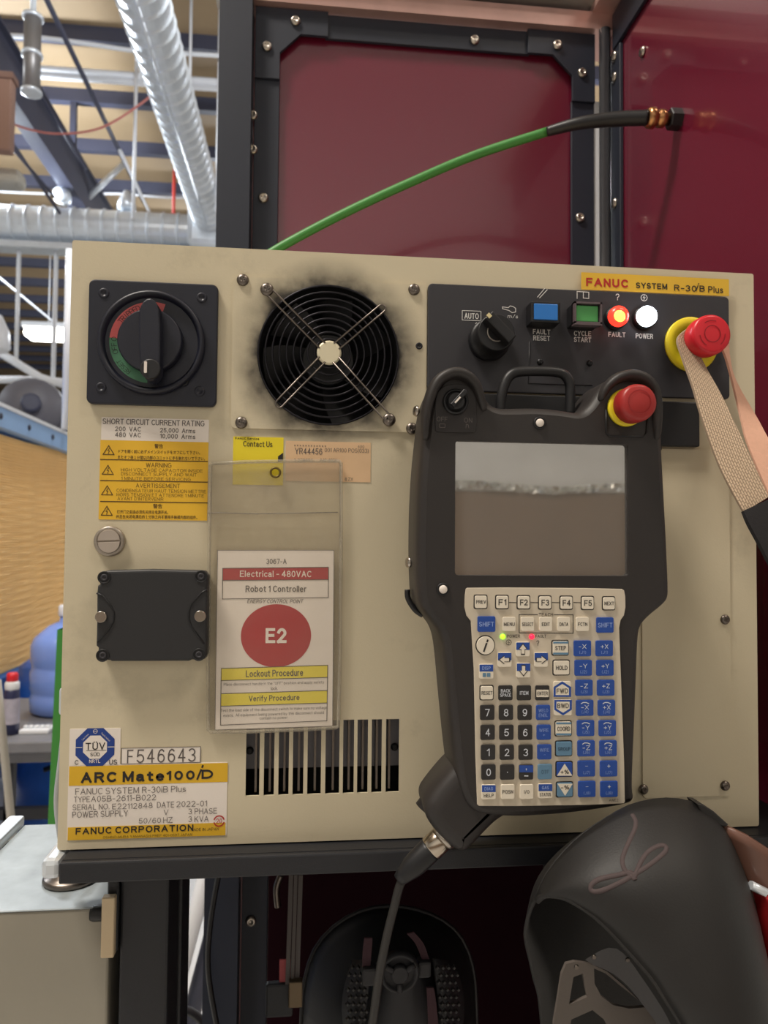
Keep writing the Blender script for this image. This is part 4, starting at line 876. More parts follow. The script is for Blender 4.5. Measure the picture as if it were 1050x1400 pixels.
# square push buttons
def pushbtn(x0p, y0p, x1p, y1p, col, name, guard):
    yb_ = -.016
    a = P(x0p, y0p, yb_); b = P(x1p, y1p, yb_); g = .0018
    o = build(MB().bbox(a[0] - g, b[0] + g, yb_ + .0008, yo, b[1] - g, a[1] + g, .0006, 1), name, M_dark, op)
    build(MB().bbox(a[0], b[0], yb_, yb_ + .002, b[1], a[1], .0005, 2), 'cap', col, o)
    if guard:
        gm = mat('guard_grey', (98, 84, 88), .35); mb = MB()
        mb.box(a[0] - g, a[0] - .0006, yb_ - .0022, yb_ + .003, b[1] - g, a[1] + g).box(b[0] + .0006, b[0] + g, yb_ - .0022, yb_ + .003, b[1] - g, a[1] + g)
        mb.box(a[0] - g, b[0] + g, yb_ - .0022, yb_ + .003, b[1] - g - .001, b[1] - .0006).box(a[0] - g, b[0] + g, yb_ - .0022, yb_ + .003, a[1] + .0006, a[1] + g)
        build(mb, 'guard', gm, o)
    return o
pushbtn(730.5, 414.5, 763, 438, mat('blue_cap', (40, 122, 206), .35), 'fault_reset_button', 0)
pushbtn(787.5, 417, 818, 440.5, mat('green_cap', (84, 170, 92), .35), 'cycle_start_button', 1)
def lamp(px, py, col, name, e, r=14.5):
    x_, z_ = P(px, py, -.012)
    o = build(MB().lathe([(r * k * 1.12, 0), (r * k * 1.12, .004), (r * k, .005)], (x_, yo, z_), (0, -1, 0), 30), name, M_dark, op)
    build(MB().lathe([(r * k * .98, .003), (r * k * .98, .008), (r * k * .85, .0098), (r * k * .5, .0112), (.0002, .0116)], (x_, yo, z_), (0, -1, 0), 30), 'lens', mat(name + '_lens', col, .3, emit=e), o)
    return o
lamp(847.5, 431, (255, 44, 30), 'fault_lamp', 3.2)
lx_, lz_ = P(848, 431.5, -.0147); build(MB().lathe([(8.5 * k, 0), (7 * k, .0006), (.0002, .0009)], (lx_, -.0140, lz_), (0, -1, 0), 24), 'hot_spot', mat('fault_hot', (255, 196, 80), .3, emit=2.6), op)
lamp(886.5, 431, (232, 244, 255), 'power_lamp', 7)
# emergency stop on the cabinet
ex, ez = P(945, 471, -.004); uc = S(-.03)
es = build(MB().lathe([(39.5 * k, 0), (39.5 * k, .0016), (38 * k, .0022), (22 * k, .0022), (22 * k, .0005)], (ex, yo - .0002, ez), (0, -1, 0), 44), 'emergency_stop', M_yelring, cab)
cx_, cz_ = ex, ez
build(MB().lathe([(19 * k, .001), (19 * k, .015)], (ex, yo, ez), (0, -1, 0), 28), 'neck', M_dark, es)
kc = S(-.045)
build(MB().lathe([(24 * kc, .0145), (29.5 * kc, .0155), (30.5 * kc, .018), (30.5 * kc, .025), (29 * kc, .0278), (25 * kc, .0282), (.0002, .0282)], (ex, yo, ez), (0, -1, 0), 44), 'cap', M_redbtn, es)
t = MB(); ye = yo - .0285
t.stroke(circ(ex, ez, 12.5 * kc, 28), .0006, ye, True)
for a0 in (75, 190, 310): t.stroke(circ(ex, ez, 20 * kc, 12, a0, a0 + 50), .0006, ye)
build(t, 'printing', mat('cap_dark_red', (150, 18, 30), .5), es)
# ------------------------------------------------------------------ teach pendant hanging in front of the cabinet
yF, yB = -.062, -.018
k = S(yF)
pend = empty('teach_pendant', (P(738, 800, yF)[0], -.04, P(738, 1120, yF)[1]), 'black teach pendant with grey screen and many keys hanging on the cabinet', 'teach pendant')
main = [(580, 585), (583, 553), (596, 520), (612, 507), (626, 504), (642, 508), (656, 520), (664, 536), (670, 549), (682, 556), (700, 556), (738, 555), (775, 559), (794, 563), (806, 553), (817, 536), (832, 519), (850, 510), (868, 507), (886, 512), (900, 526), (906, 544), (908, 575), (911, 640), (916, 730), (919, 800), (919, 816), (914, 826), (890, 845), (880, 857), (877, 872), (875, 930), (871, 1030), (869, 1080), (872, 1096), (862, 1104), (800, 1114), (750, 1119), (700, 1121), (660, 1118), (640, 1108), (628, 1080), (622, 1040), (614, 960), (608, 890), (602, 866), (590, 850), (578, 835), (572, 818), (570, 740), (573, 650)]
mp = smooth_poly(PP(main, yF), 2)
# body shell: bevelled slab; screen opening cut into the front plate
def ins(pts, d):
    n = len(pts); out = []
    for i in range(n):
        a = Vector(pts[i - 1]); b = Vector(pts[(i + 1) % n]); t_ = (b - a).normalized(); nrm = Vector((t_.y, -t_.x)); p_ = Vector(pts[i]) - nrm * d
        out.append((p_.x, p_.y))
    return out
if sum(mp[i][0] * mp[(i + 1) % len(mp)][1] - mp[(i + 1) % len(mp)][0] * mp[i][1] for i in range(len(mp))) < 0: mp = mp[::-1]
body = MB()
rows = []
for d, y in ((.010, yB), (.003, yB + .0005), (.0, yB - .006), (0, yF + .008), (.0008, yF + .004), (.0025, yF + .0015), (.0048, yF + .0003)):
    rows.append([(x, y, z) for x, z in ins(mp, d)])
body.loft(rows, closed=True)
n_ = len(mp); base_i = 0
body.f.append(tuple(range(n_))[::-1]); body.sm.append(False)
sx0, sz0, sx1, sz1 = quad((622, 603), (856, 606.5), (863, 788), (622.5, 786), yF)
inner = ins(mp, .0048)
bd = build(body, 'shell', M_pend, pend)
build(MB().plate(inner, yF, .003, 0, [rrect(sx0, sz0, sx1, sz1, .002, 3)]), 'front_bezel', M_pend, pend)
# screen, recessed
scr = MB().box(sx0 - .002, sx1 + .002, yF + .0028, yF + .004, sz0 - .002, sz1 + .002)
def screen_mat():
    m = bpy.data.materials.new('glossy_lcd'); m.use_nodes = True; nt = m.node_tree; b = nt.nodes['Principled BSDF']
    b.inputs['Base Color'].default_value = (.16, .15, .14, 1); b.inputs['Roughness'].default_value = .5
    g = nt.nodes.new('ShaderNodeBsdfGlossy'); g.inputs['Color'].default_value = (.95, .93, .90, 1); g.inputs['Roughness'].default_value = .02
    tc = nt.nodes.new('ShaderNodeTexCoord'); nz = nt.nodes.new('ShaderNodeTexNoise'); nz.inputs['Scale'].default_value = 60
    mr = nt.nodes.new('ShaderNodeMapRange'); mr.inputs[3].default_value = .40; mr.inputs[4].default_value = .46
    mx = nt.nodes.new('ShaderNodeMixShader'); nt.links.new(tc.outputs['Object'], nz.inputs['Vector']); nt.links.new(nz.outputs['Fac'], mr.inputs[0]); nt.links.new(mr.outputs[0], mx.inputs[0])
    nt.links.new(b.outputs[0], mx.inputs[1]); nt.links.new(g.outputs[0], mx.inputs[2]); nt.links.new(mx.outputs[0], nt.nodes['Material Output'].inputs[0]); return m
build(scr, 'screen', screen_mat(), pend)
# raised horn rims around the two top corners
def horn(pts, y0, wd, name):
    q = spline([(x, 0, z) for x, z in PP(pts, yF - .006)], 5); rows = []
    for i, p_ in enumerate(q):
        t_ = (q[min(i + 1, len(q) - 1)] - q[max(i - 1, 0)]).normalized(); nrm = Vector((t_.z, 0, -t_.x)); f_ = math.sin(pi * min(1, max(0, i / (len(q) - 1)))) ** .5; h_ = .0005 + .0085 * f_; w_ = wd * (.35 + .65 * f_)
        rows.append([(p_.x + nrm.x * a, yF + .001 - h_ * b, p_.z + nrm.z * a) for a, b in ((-w_, 0), (-w_ * .8, .7), (-w_ * .4, 1), (w_ * .4, 1), (w_ * .85, .7), (w_, 0))])
    return build(MB().loft(rows), name, M_pend, pend)
horn([(584, 600), (584, 575), (588, 548), (598, 523), (612, 511), (628, 508), (643, 514), (654, 527), (661, 545), (666, 560)], yF, 8.5 * k, 'horn_rim')
horn([(826, 545), (834, 528), (847, 516), (864, 511), (882, 515), (896, 528), (902, 548), (904, 575), (905, 600)], yF, 8.5 * k, 'horn_rim')
# key switch
a = PP([(595, 588), (598, 591), (648, 592), (652, 588), (652, 548), (648, 535), (640, 527), (624, 524), (608, 527), (599, 535), (595, 548)], yF - .0008)
ks = build(MB().plate(smooth_poly(a, 1), yF - .0008, .0012, .0003, res=1), 'switch_plate', mat('pendant_plate', (40, 36, 36), .55), pend)
cx_, cz_ = P(622.5, 549.5, yF - .001)
build(MB().lathe([(18 * k, 0), (18 * k, .0018), (16.5 * k, .0026), (14.5 * k, .0026), (14 * k, .001), (12 * k, .001), (12 * k, .004), (10.5 * k, .005)], (cx_, yF - .0005, cz_), (0, -1, 0), 32), 'knob', M_dark, ks)
rt = math.radians(48)
def kp(a_, b_): return (cx_ + (a_ * math.cos(rt) - b_ * math.sin(rt)) * k, cz_ + (a_ * math.sin(rt) + b_ * math.cos(rt)) * k)
build(MB().plate([kp(-11, -3.6), (kp(17, -3.6)), kp(19, 0), kp(17, 3.6), kp(-11, 3.6)], yF - .0085, .005, .0007), 'grip', M_dark, ks)
build(MB().flat([kp(-6, -1.2), kp(5, -1.2), kp(5, 1.2), kp(-6, 1.2)], yF - .0086), 'pointer', M_paper, ks)
t = MB(); yl = yF - .0009
t.ptext('OFF', 604.5, 573, 15, 6.5, yl); t.ptext('ON', 640, 574.5, 11.5, 6.5, yl)
t.stroke(prect(601, 579.5, 608.5, 584.5, yl, .0003, 2), .0003, yl, True); t.stroke(PP([(637, 585), (637.5, 580), (640, 580.5), (641, 585)], yl), .0003, yl)
build(t, 'lettering', mat('embossed_grey', (112, 104, 100), .5), ks)
# pendant emergency stop
a = PP([(829, 560), (829, 592), (833, 596), (880, 597), (884, 592), (886, 560)], yF - .0006)
build(MB().tube([(x, yF - .0004, z) for x, z in a], .0005, 6), 'plate_seam', M_dark, pend)
ex, ez = P(856.5, 557, yF - .002)
pe = build(MB().lathe([(27 * k, 0), (27 * k, .0018), (25.5 * k, .0026), (19 * k, .0026)], (ex, yF - .0003, ez), (0, -1, 0), 36), 'stop_collar', M_yelring, pend)
kc = S(yF - .02)
build(MB().lathe([(16 * k, .001), (24.5 * kc, .006), (27 * kc, .0075), (27.6 * kc, .0155), (26 * kc, .0185), (22 * kc, .0195), (.0002, .0197)], (ex, yF - .0005, ez), (0, -1, 0), 40), 'stop_cap', M_redbtn2, pe)
t = MB(); ye = yF - .0204; t.stroke(circ(ex, ez, 17 * kc, 30), .0006, ye, True); build(t, 'printing', mat('cap_dull_ring', (150, 32, 34), .5), pe)
# top handle
hy = -.040
h = [at(684, 566, hy), at(685, 545, hy), at(690, 526, hy), at(697, 514, hy), at(709, 508.5, hy), at(738, 507.5, hy), at(762, 509, hy), at(773, 514, hy), at(779, 526, hy), at(779.5, 545, hy), at(779, 566, hy)]
build(MB().tube(spline(h, 5), .0032, 12), 'handle', M_dark, pend)
# white rubber plugs
for (px, py) in ((738.3, 578), (606, 805.8)):
    x, z = P(px, py, yF - .001); o = build(MB().lathe([(9 * k, 0), (9 * k, .0006), (7.2 * k, .0008), (6.4 * k, .0002)], (x, yF - .0002, z), (0, -1, 0), 24), 'plug_ring', M_dark, pend)
    build(MB().lathe([(5.9 * k, 0), (5.6 * k, .0012), (4 * k, .0017), (.0002, .0018)], (x, yF - .0002, z), (0, -1, 0), 20), 'plug', M_paper, o)
for (px, py, yy) in ((569.5, 562, -.034), (559, 769, -.034)):
    p_ = at(px, py, yy); build(MB().lathe([(.0022, -.0012), (.0036, 0), (.003, .0012), (.0005, .0016)], p_, (-1, -.35, 0), 14), 'side_plug', M_steel, pend)
p0 = at(557, 812, -.03); p1 = at(568, 834, -.03)
build(MB().tube(spline([at(557, 806, -.03), at(558, 818, -.03), at(567, 833, -.03), at(578, 841, -.03)], 5), .0018, 8), 'side_grip', M_dark, pend)
# cable boss at lower left
ybs = yF + .004
boss = [(636, 1040), (616, 1058), (590, 1090), (582, 1104), (584, 1122), (598, 1142), (614, 1158), (627, 1168), (638, 1168.5), (648, 1161), (668, 1139), (684, 1124), (700, 1116), (700, 1080), (660, 1040)]
bp = smooth_poly(PP(boss, ybs), 2)
if sum(bp[i][0] * bp[(i + 1) % len(bp)][1] - bp[(i + 1) % len(bp)][0] * bp[i][1] for i in range(len(bp))) < 0: bp = bp[::-1]
rows = []
for d, y in ((.006, yB), (.001, yB - .004), (0, ybs + .008), (.001, ybs + .004), (.004, ybs + .001), (.009, ybs)):
    rows.append([(x, y, z) for x, z in ins(bp, d)])
bb = MB().loft(rows, closed=True); nb = len(bp)
bb.f.append(tuple(range(nb))[::-1]); bb.sm.append(False); bb.f.append(tuple(5 * nb + i for i in range(nb))); bb.sm.append(False)
bs = build(bb, 'cable_boss', M_pend, pend)
q0 = at(578, 1106, -.034); q1 = at(612, 1062, -.034)
build(MB().tube([q0, q1], .0055, 10), 'boss_edge', M_pend, bs)
q_ = at(600, 1078, -.0385); build(MB().lathe([(.0016, -.001), (.0032, 0), (.0005, .0014)], q_, (-.7, -.7, .2), 12), 'side_plug', M_steel, bs)
ycx = -.040
c0 = at(606, 1144, ycx); c1 = at(548, 1200, ycx); cdv = (c1 - c0); L = cdv.length; cn = cdv.normalized()
build(MB().lathe([(.0085, 0), (.0085, .003), (.0078, .0035)], c0 - cn * .002, cn, 28), 'connector_flange', M_steel, pend)
build(MB().lathe([(.0072, 0), (.0076, .001), (.0076, .0085), (.007, .0095)], c0 + cn * .0015, cn, 28), 'connector_collar', mat('nickel', (196, 184, 168), .2, metal=1, var=.1), pend)
build(MB().lathe([(.0072, 0), (.0074, .002), (.0072, .012), (.0068, .016), (.0050, L - .012), (.0038, L - .008)], c0 + cn * .010, cn, 24), 'connector_boot', M_dark, pend)
cp = spline([c0 + cn * (L - .012), at(549, 1205, ycx), at(539, 1240, ycx + .002), at(529, 1280, ycx + .004), at(519, 1331, ycx + .006), at(511, 1389, ycx + .008), at(500, 1470, ycx + .012), at(520, 1650, ycx + .03), at(620, 1900, ycx + .06)], 8)
build(MB().tube(cp, .0027, 12), 'cable', mat('cable_black', (38, 36, 34), .5), pend)
# ---- keypad
yK = yF - .0008
kpo = [(636, 806), (640, 803), (849, 804.5), (855, 808), (855.5, 838), (846.5, 851), (847.5, 880), (855.5, 1095), (852, 1100), (656, 1103), (651.5, 1099), (646.8, 853), (635, 838)]
kpp = smooth_poly(PP(kpo, yK), 1)
kp_ = build(MB().plate(kpp, yK, .0012, .0003, res=1), 'keypad', M_kpad, pend)
yk = yK - .0012; yp = yk - .00008; yq = yK - .00008
key_src = {}
def key(px, py, w, h, m, border=None):
    x, z = P(px, py, yk); pos = (x, yk, z); kk = (w, h, m.name); u = S(yk) / 2
    if border: build(MB().flat(rrect(x - (w + 3.2) * u, z - (h + 3.2) * u, x + (w + 3.2) * u, z + (h + 3.2) * u, .0011, 3), yq), 'key_outline', border, kp_)
    if kk not in key_src:
        key_src[kk] = build(MB().plate(rrect(x - w * u, z - h * u, x + w * u, z + h * u, .0009, 3), yk, .0012, .0002, res=1), 'key', m, pend, origin=pos); return key_src[kk]
    return share(key_src[kk], 'key', pos, pend)
def leg(o, items, m, name='legend', dy=0.):
    t = MB()
    for it in items:
        if it[0] == 't': t.ptext(it[1], it[2], it[3], it[4], it[5], yp - dy, bold=it[6] if len(it) > 6 else .02, shear=.3 if it[1] == 'i' else 0.)
        elif it[0] == 'p': t.flat(PP(it[1], yp - dy), yp - dy)
        elif it[0] == 's': t.stroke(PP(it[1], yp - dy), it[2] * S(yp), yp - dy, it[3] if len(it) > 3 else False)
    return build(t, name, m, o)
M_lw = mat('legend_white', (214, 218, 226), .5, var=.02); M_lb = mat('legend_black', (48, 44, 42), .5, var=.02)
M_lb2 = mat('legend_pale_blue', (150, 172, 224), .5, var=.02)
for px, py, s, wt in ((657.6, 823, 'PREV', 14), (686.9, 823.3, 'F1', 11), (716.3, 823.6, 'F2', 11), (745.6, 823.9, 'F3', 11), (774.8, 824.2, 'F4', 11.5), (804, 824.5, 'F5', 11), (833, 825, 'NEXT', 14)):
    o = key(px, py, 16.5, 17, M_keywht, M_lb); leg(o, [('t', s, px, py, wt, 5 if len(s) > 2 else 8.2)], M_lb)
for px, py in ((665.3, 853.3), (827.5, 854.6)):
    o = key(px, py, 25, 21.5, M_blue); leg(o, [('t', 'SHIFT', px, py, 21, 6.5)], M_lb2)
for px, s, wt in ((696.3, 'MENU', 15.5), (721.5, 'SELECT', 16), (746.3, 'EDIT', 11.5), (771, 'DATA', 12.5), (796.6, 'FCTN', 13.5)):
    o = key(px, 853.4, 18.5, 19.5, M_keywht); leg(o, [('t', s, px, 853.4, wt, 5)], M_lb)
o = None
x, z = P(664, 882.5, yk); u = S(yk)
build(MB().flat(circ(x, z, 14 * u, 30), yq), 'key_outline', M_lb, kp_)
o = build(MB().lathe([(12.4 * u, -.0011), (12.4 * u, -.0002), (12 * u, 0)], (x, yk, z), (0, -1, 0), 30), 'key', M_keywht, pend, origin=(x, yk, z))
leg(o, [('t', 'i', 664.2, 882.8, 7.5, 17, .02)], M_lb)
def arrow(px, py, ang, sc=1.):
    sh = [(-6.5, 2.4), (.5, 2.4), (.5, 5.2), (7.2, 0), (.5, -5.2), (.5, -2.4), (-6.5, -2.4)]
    c, s_ = math.cos(ang), math.sin(ang); return [(px + (a * c - b * s_) * sc, py - (a * s_ + b * c) * sc) for a, b in sh]
for px, py, ang in ((715, 887.7, pi / 2), (690, 902, pi), (740, 902, 0), (715.8, 916.5, -pi / 2)):
    o = key(px, py, 19.5, 20, M_keywht)
    leg(o, [('p', [(px - 9.2, py - 9.4), (px + 9.2, py - 9.4), (px + 9.2, py + .8), (px - 9.2, py + .8)])], M_blue, 'legend_band')
    leg(o, [('p', arrow(px, py, ang, 1.18))], M_lb, 'legend_outline', .00005); leg(o, [('p', arrow(px, py, ang, .92))], M_keywht, 'legend_arrow', .0001)
def twotone(px, py, top, bot, mt=M_blue, wt=12, wb=14):
    o = key(px, py, 20, 20, M_keywht); leg(o, [('p', [(px - 9.4, py - 9.4), (px + 9.4, py - 9.4), (px + 9.4, py), (px - 9.4, py)])], mt, 'legend_band')
    leg(o, [('t', top, px, py - 4.6, wt, 4.6)], M_lb2, 'legend', .00006)
    if bot: leg(o, [('t', bot, px, py + 4.8, wb, 4.6)], M_lb, 'legend', .00006)
    return o
o = twotone(665, 918, 'DISP', None)
leg(o, [('p', [(660, 920), (664.6, 920), (664.6, 925.5), (660, 925.5)]), ('p', [(665.6, 920), (670.6, 920), (670.6, 925.5), (665.6, 925.5)])], M_keyst, 'legend_arrow', .00006)
# right-hand key columns
def bigkey(px, py, s, wt, style='white'):
    o = key(px, py, 22, 19, M_keywht, M_lb)
    if style == 'bars': leg(o, [('p', [(px - 10.4, py - 9), (px + 10.4, py - 9), (px + 10.4, py - 6.2), (px - 10.4, py - 6.2)]), ('p', [(px - 10.4, py + 6.2), (px + 10.4, py + 6.2), (px + 10.4, py + 9), (px - 10.4, py + 9)])], M_keyst, 'legend_band')
    leg(o, [('t', s, px, py, wt, 6)], M_lb); return o
bigkey(766.6, 886, 'STEP', 15.5, 'bars'); bigkey(768, 913, 'HOLD', 16.5)
for px, py, s, up in ((768.8, 942.3, 'FWD', 1), (769.8, 967.3, 'BWD', -1)):
    o = key(px, py, 25, 22, M_keywht)
    pent = [(-12, 10.5), (12, 10.5), (12, -3), (0, -10.8), (-12, -3)]; pin = [(-9, 8), (9, 8), (9, -1.6), (0, -7.2), (-9, -1.6)]
    leg(o, [('p', [(px + a, py + b * up) for a, b in pent])], M_blue, 'legend_band'); leg(o, [('p', [(px + a, py + b * up) for a, b in pin])], M_keywht, 'legend_arrow', .00005)
    leg(o, [('t', s, px, py + 2.4 * up, 16.5, 6.6)], M_lb, 'legend', .0001)
bigkey(770.7, 996.4, 'COORD', 18.5, 'bars')
o = key(771.4, 1023.8, 22, 19, M_keyst, M_lb); leg(o, [('t', 'GROUP', 771.4, 1024, 18, 5)], mat('legend_slate', (52, 76, 96), .5))
for px, py, s, up in ((772, 1052, '+%', 1), (772.6, 1080, '-%', -1)):
    o = key(px, py, 22, 19, M_blue if up > 0 else M_keyst, M_lb)
    leg(o, [('p', [(px - 10.5, py + 8.5 * up), (px + 10.5, py + 8.5 * up), (px, py - 8 * up)])], M_keywht, 'legend_arrow'); leg(o, [('t', s, px, py + 3.4 * up, 12, 6)], M_lb, 'legend', .00006)
jog = [((796.6, 886.5), (826.5, 886.5), 'X', '(J1)', 0), ((797.8, 913.2), (827.5, 913.2), 'Y', '(J2)', 0), ((798.8, 940.5), (828.5, 940.5), 'Z', '(J3)', 0),
       ((799.8, 968), (829.5, 968), 'X', '(J4)', 1), ((801, 995.7), (830.7, 995.7), 'Y', '(J5)', 1), ((801.7, 1023.3), (831.7, 1023.3), 'Z', '(J6)', 1), ((802, 1051), (832.4, 1051), '', '(J7)', 0), ((802.6, 1079), (833, 1079), '', '(J8)', 0)]
for a, b, ax_, j, arc in jog:
    for (px, py), sg in ((a, '-'), (b, '+')):
        o = key(px, py, 25, 22, M_blue)
        it = []
        if ax_: it.append(('t', sg + ax_, px, py - (2.6 if not arc else 1.0), 11, 6.4, .01))
        else: it.append(('t', sg, px, py - 3.5, 4.5, 4.5 if sg == '+' else 1.0, .012))
        if arc: it.append(('s', [(px - 5, py - 6), (px - 2.5, py - 7.6), (px + 1.5, py - 7.6), (px + 5, py - 6)], 1.2))
        leg(o, it, M_lw); leg(o, [('t', j, px, py + 5.4, 9.5, 4.6, 0)], M_lb2)
# number block
o = key(665.8, 947.4, 17, 18, M_keywht, M_lb); leg(o, [('t', 'RESET', 665.8, 947.4, 15.5, 4.8)], M_lb)
o = key(691.3, 947.4, 20, 20.5, M_keyblk); leg(o, [('t', 'BACK', 691.3, 944.5, 13.5, 4.6), ('t', 'SPACE', 691.3, 950.3, 15.5, 4.6)], M_lw)
o = key(716.6, 947.4, 20, 20.5, M_keyblk); leg(o, [('t', 'ITEM', 716.6, 947.4, 12, 5)], M_lw)
o = key(741.8, 947.4, 20, 20.5, M_keyblk); leg(o, [('p', [(733.4, 943), (750.2, 943), (750.2, 953), (733.4, 953)])], M_keywht, 'legend_band'); leg(o, [('t', 'ENTER', 741.8, 948, 15, 5)], M_lb, 'legend', .00006)
for i, row in enumerate((('7', '8', '9'), ('4', '5', '6'), ('1', '2', '3'), ('0', '.', None))):
    py = 974.3 + 27.2 * i
    for j, ch in enumerate(row):
        px = (666.4 + .55 * i, 692 + .6 * i, 717.6 + .65 * i)[j]
        if ch is None:
            o = key(px, py, 20, 20.5, M_keyblk); leg(o, [('p', [(px - 9.4, py - 9.6), (px + 9.4, py - 9.6), (px + 9.4, py), (px - 9.4, py)])], M_blue, 'legend_band')
            leg(o, [('t', ',', px, py - 4, 1.2, 2.6), ('p', [(px - 2.8, py + 4.2), (px + 2.8, py + 4.2), (px + 2.8, py + 5.6), (px - 2.8, py + 5.6)])], M_lw, 'legend', .00006)
        else:
            o = key(px, py, 20, 20.5, M_keyblk); leg(o, [('t', ch, px, py, 6.4 if ch not in '1.' else (4 if ch == '1' else 1.8), 10 if ch != '.' else 1.8, .01)], M_lw)
for i, (s1_, s2_) in enumerate((('WELD', 'ENBL'), ('WIRE', '+'), ('WIRE', '-'))):
    px, py = 742.9 + .8 * i, 974.3 + 27 * i
    o = key(px, py, 20, 20.5, M_blue); leg(o, [('t', s1_, px, py - 3, 13.5, 4.6, 0), ('t', s2_, px, py + 3.6, 13 if i == 0 else 3, 4.6 if i == 0 else (3 if i == 1 else .8), 0)], M_lb2)
o = key(745.2, 1055.3, 20, 20.5, M_keyst); leg(o, [('t', 'OTF', 745.2, 1055.3, 11, 5, 0)], MATS['legend_slate'])
twotone(668.3, 1082.9, 'DIAG', 'HELP'); twotone(745.7, 1081.5, 'GAS', 'STATUS', wt=10, wb=16)
for px, s, wt in ((694.3, 'POSN', 15), (720.2, 'I/O', 7.5)):
    o = key(px, 1082.6, 19, 20, M_keywht); leg(o, [('t', s, px, 1082.6, wt, 5)], M_lb)
# printing on the keypad and its two lamps
t = MB(); sw_ = S(yq)
for a, b in ((696.5, 706.8), (726, 736), (755.3, 765.2), (784.5, 794.4)): t.stroke(PP([(a, 823.7), (b, 823.9)], yq), 1.0 * sw_, yq)
t.stroke(PP([(735, 840.3), (709.8, 840.3), (709.8, 865.2), (783.6, 865.8), (783.6, 840.6), (757.5, 840.4)], yq), 1.0 * sw_, yq)
t.ptext('TEACH', 746.3, 840.4, 20.5, 4.6, yq, bold=.015); t.ptext('POWER', 702, 869.8, 18.5, 4.2, yq, bold=.012); t.ptext('FAULT', 739.5, 869.8, 15.5, 4.2, yq, bold=.012); t.ptext('?', 735.3, 879, 4, 7, yq, bold=.01); build(MB().ptext('AWE2', 839, 1094, 13.5, 3.8, yq), 'lettering', M_lb, kp_)
c = P(695.5, 878.3, yq); t.stroke(circ(c[0], c[1], 3.6 * sw_, 18), .7 * sw_, yq, True); t.stroke([(c[0] + .5 * sw_, c[1] + 2.4 * sw_), (c[0] - 1.2 * sw_, c[1]), (c[0] + 1.2 * sw_, c[1]), (c[0] - .4 * sw_, c[1] - 2.6 * sw_)], .6 * sw_, yq)
build(t, 'printing', M_lb, kp_)
for px, col, nm in ((687.4, (150, 255, 40), 'power_led'), (727, (255, 30, 60), 'fault_led')):
    x, z = P(px, 870.4, yq); build(MB().lathe([(3.8 * sw_, 0), (3.4 * sw_, .0008), (1.6 * sw_, .0014), (.0001, .0015)], (x, yK, z), (0, -1, 0), 18), nm, mat(nm, col, .3, emit=2.0), kp_)
# ------------------------------------------------------------------ lockout placard in its clear sleeve
yS = -.004
sl = empty('lockout_placard', (P(375, 820, yS)[0], yS, P(375, 1000, yS)[1]), 'clear sleeve holding a lockout card with red E2 circle hung below the fan', 'placard')
def vinyl(name, tint, fac):
    m = bpy.data.materials.new(name); m.use_nodes = True; nt = m.node_tree; b = nt.nodes['Principled BSDF']
    b.inputs['Base Color'].default_value = tint; b.inputs['Roughness'].default_value = .22
    tr = nt.nodes.new('ShaderNodeBsdfTransparent'); tr.inputs[0].default_value = (.99, .985, .975, 1)
    tc = nt.nodes.new('ShaderNodeTexCoord'); nz = nt.nodes.new('ShaderNodeTexNoise'); nz.inputs['Scale'].default_value = 22; nz.inputs['Detail'].default_value = 6
    mr = nt.nodes.new('ShaderNodeMapRange'); mr.inputs[1].default_value = .3; mr.inputs[2].default_value = .75; mr.inputs[3].default_value = fac * .6; mr.inputs[4].default_value = fac * 1.5
    mx = nt.nodes.new('ShaderNodeMixShader'); nt.links.new(tc.outputs['Object'], nz.inputs['Vector']); nt.links.new(nz.outputs['Fac'], mr.inputs[0]); nt.links.new(mr.outputs[0], mx.inputs[0])
    nt.links.new(tr.outputs[0], mx.inputs[1]); nt.links.new(b.outputs[0], mx.inputs[2]); nt.links.new(mx.outputs[0], nt.nodes['Material Output'].inputs[0]); return m
hc = P(376.5, 646, yS)
so = smooth_poly(PP([(287, 638), (290, 632), (463, 629), (467.5, 634), (464, 992), (459, 996.5), (289, 1003), (283, 998)], yS), 1)
build(MB().plate(so, yS, .0003, 0, [circ(hc[0], hc[1], 5.2 * S(), 20)]), 'sleeve_front', vinyl('clear_vinyl', (.66, .60, .48, 1), .05), sl)
build(MB().plate(so, yS + .0022, .0003, 0, [circ(hc[0], hc[1], 5.2 * S(), 20)]), 'sleeve_back', vinyl('clear_vinyl_back', (.64, .57, .45, 1), .14), sl)
def welt(pts, r): return MB().tube([(x, yS + .0012, z) for x, z in pts], r, 8, closed=True)
build(welt(so, .0012), 'welded_edge', vinyl('vinyl_edge', (.55, .50, .40, 1), .35), sl)
build(MB().tube([(hc[0] + 6.2 * S() * math.cos(q * pi / 12), yS - .0003, hc[1] + 6.2 * S() * math.sin(q * pi / 12)) for q in range(24)], .0008, 6, closed=True), 'eyelet', mat('brassy_eyelet', (110, 92, 44), .4, metal=.5), sl)
build(MB().tube([(x, yS - .0003, z) for x, z in PP([(285, 701.5), (300, 701), (350, 702.5), (462, 700.5)], yS)], .0004, 6), 'fold_line', vinyl('vinyl_fold', (.36, .32, .26, 1), .55), sl)
yc = yS + .0010
cq = PP([(297, 752), (457, 752), (455, 993), (293.5, 998.5)], yc)
card = build(MB().plate(cq[::-1], yc, .0004), 'card', M_paper, sl)
yt = yc - .0001
def cr(pts, m, name='printed_band', dy=0.): return build(MB().flat(PP(pts, yt - dy), yt - dy), name, m, card)
FLAT.add('printed_band')
cr([(304.5, 777), (449, 775.5), (449, 792.5), (304.3, 793.5)], M_maroon)
x, z = P(377.5, 869, yt); build(MB().flat([(x + 46.7 * S(yt) * math.cos(q * pi / 24), z + 42 * S(yt) * math.sin(q * pi / 24)) for q in range(48)], yt), 'printed_circle', M_maroon, card)
M_cy = mat('card_yellow', (236, 218, 84), .5)
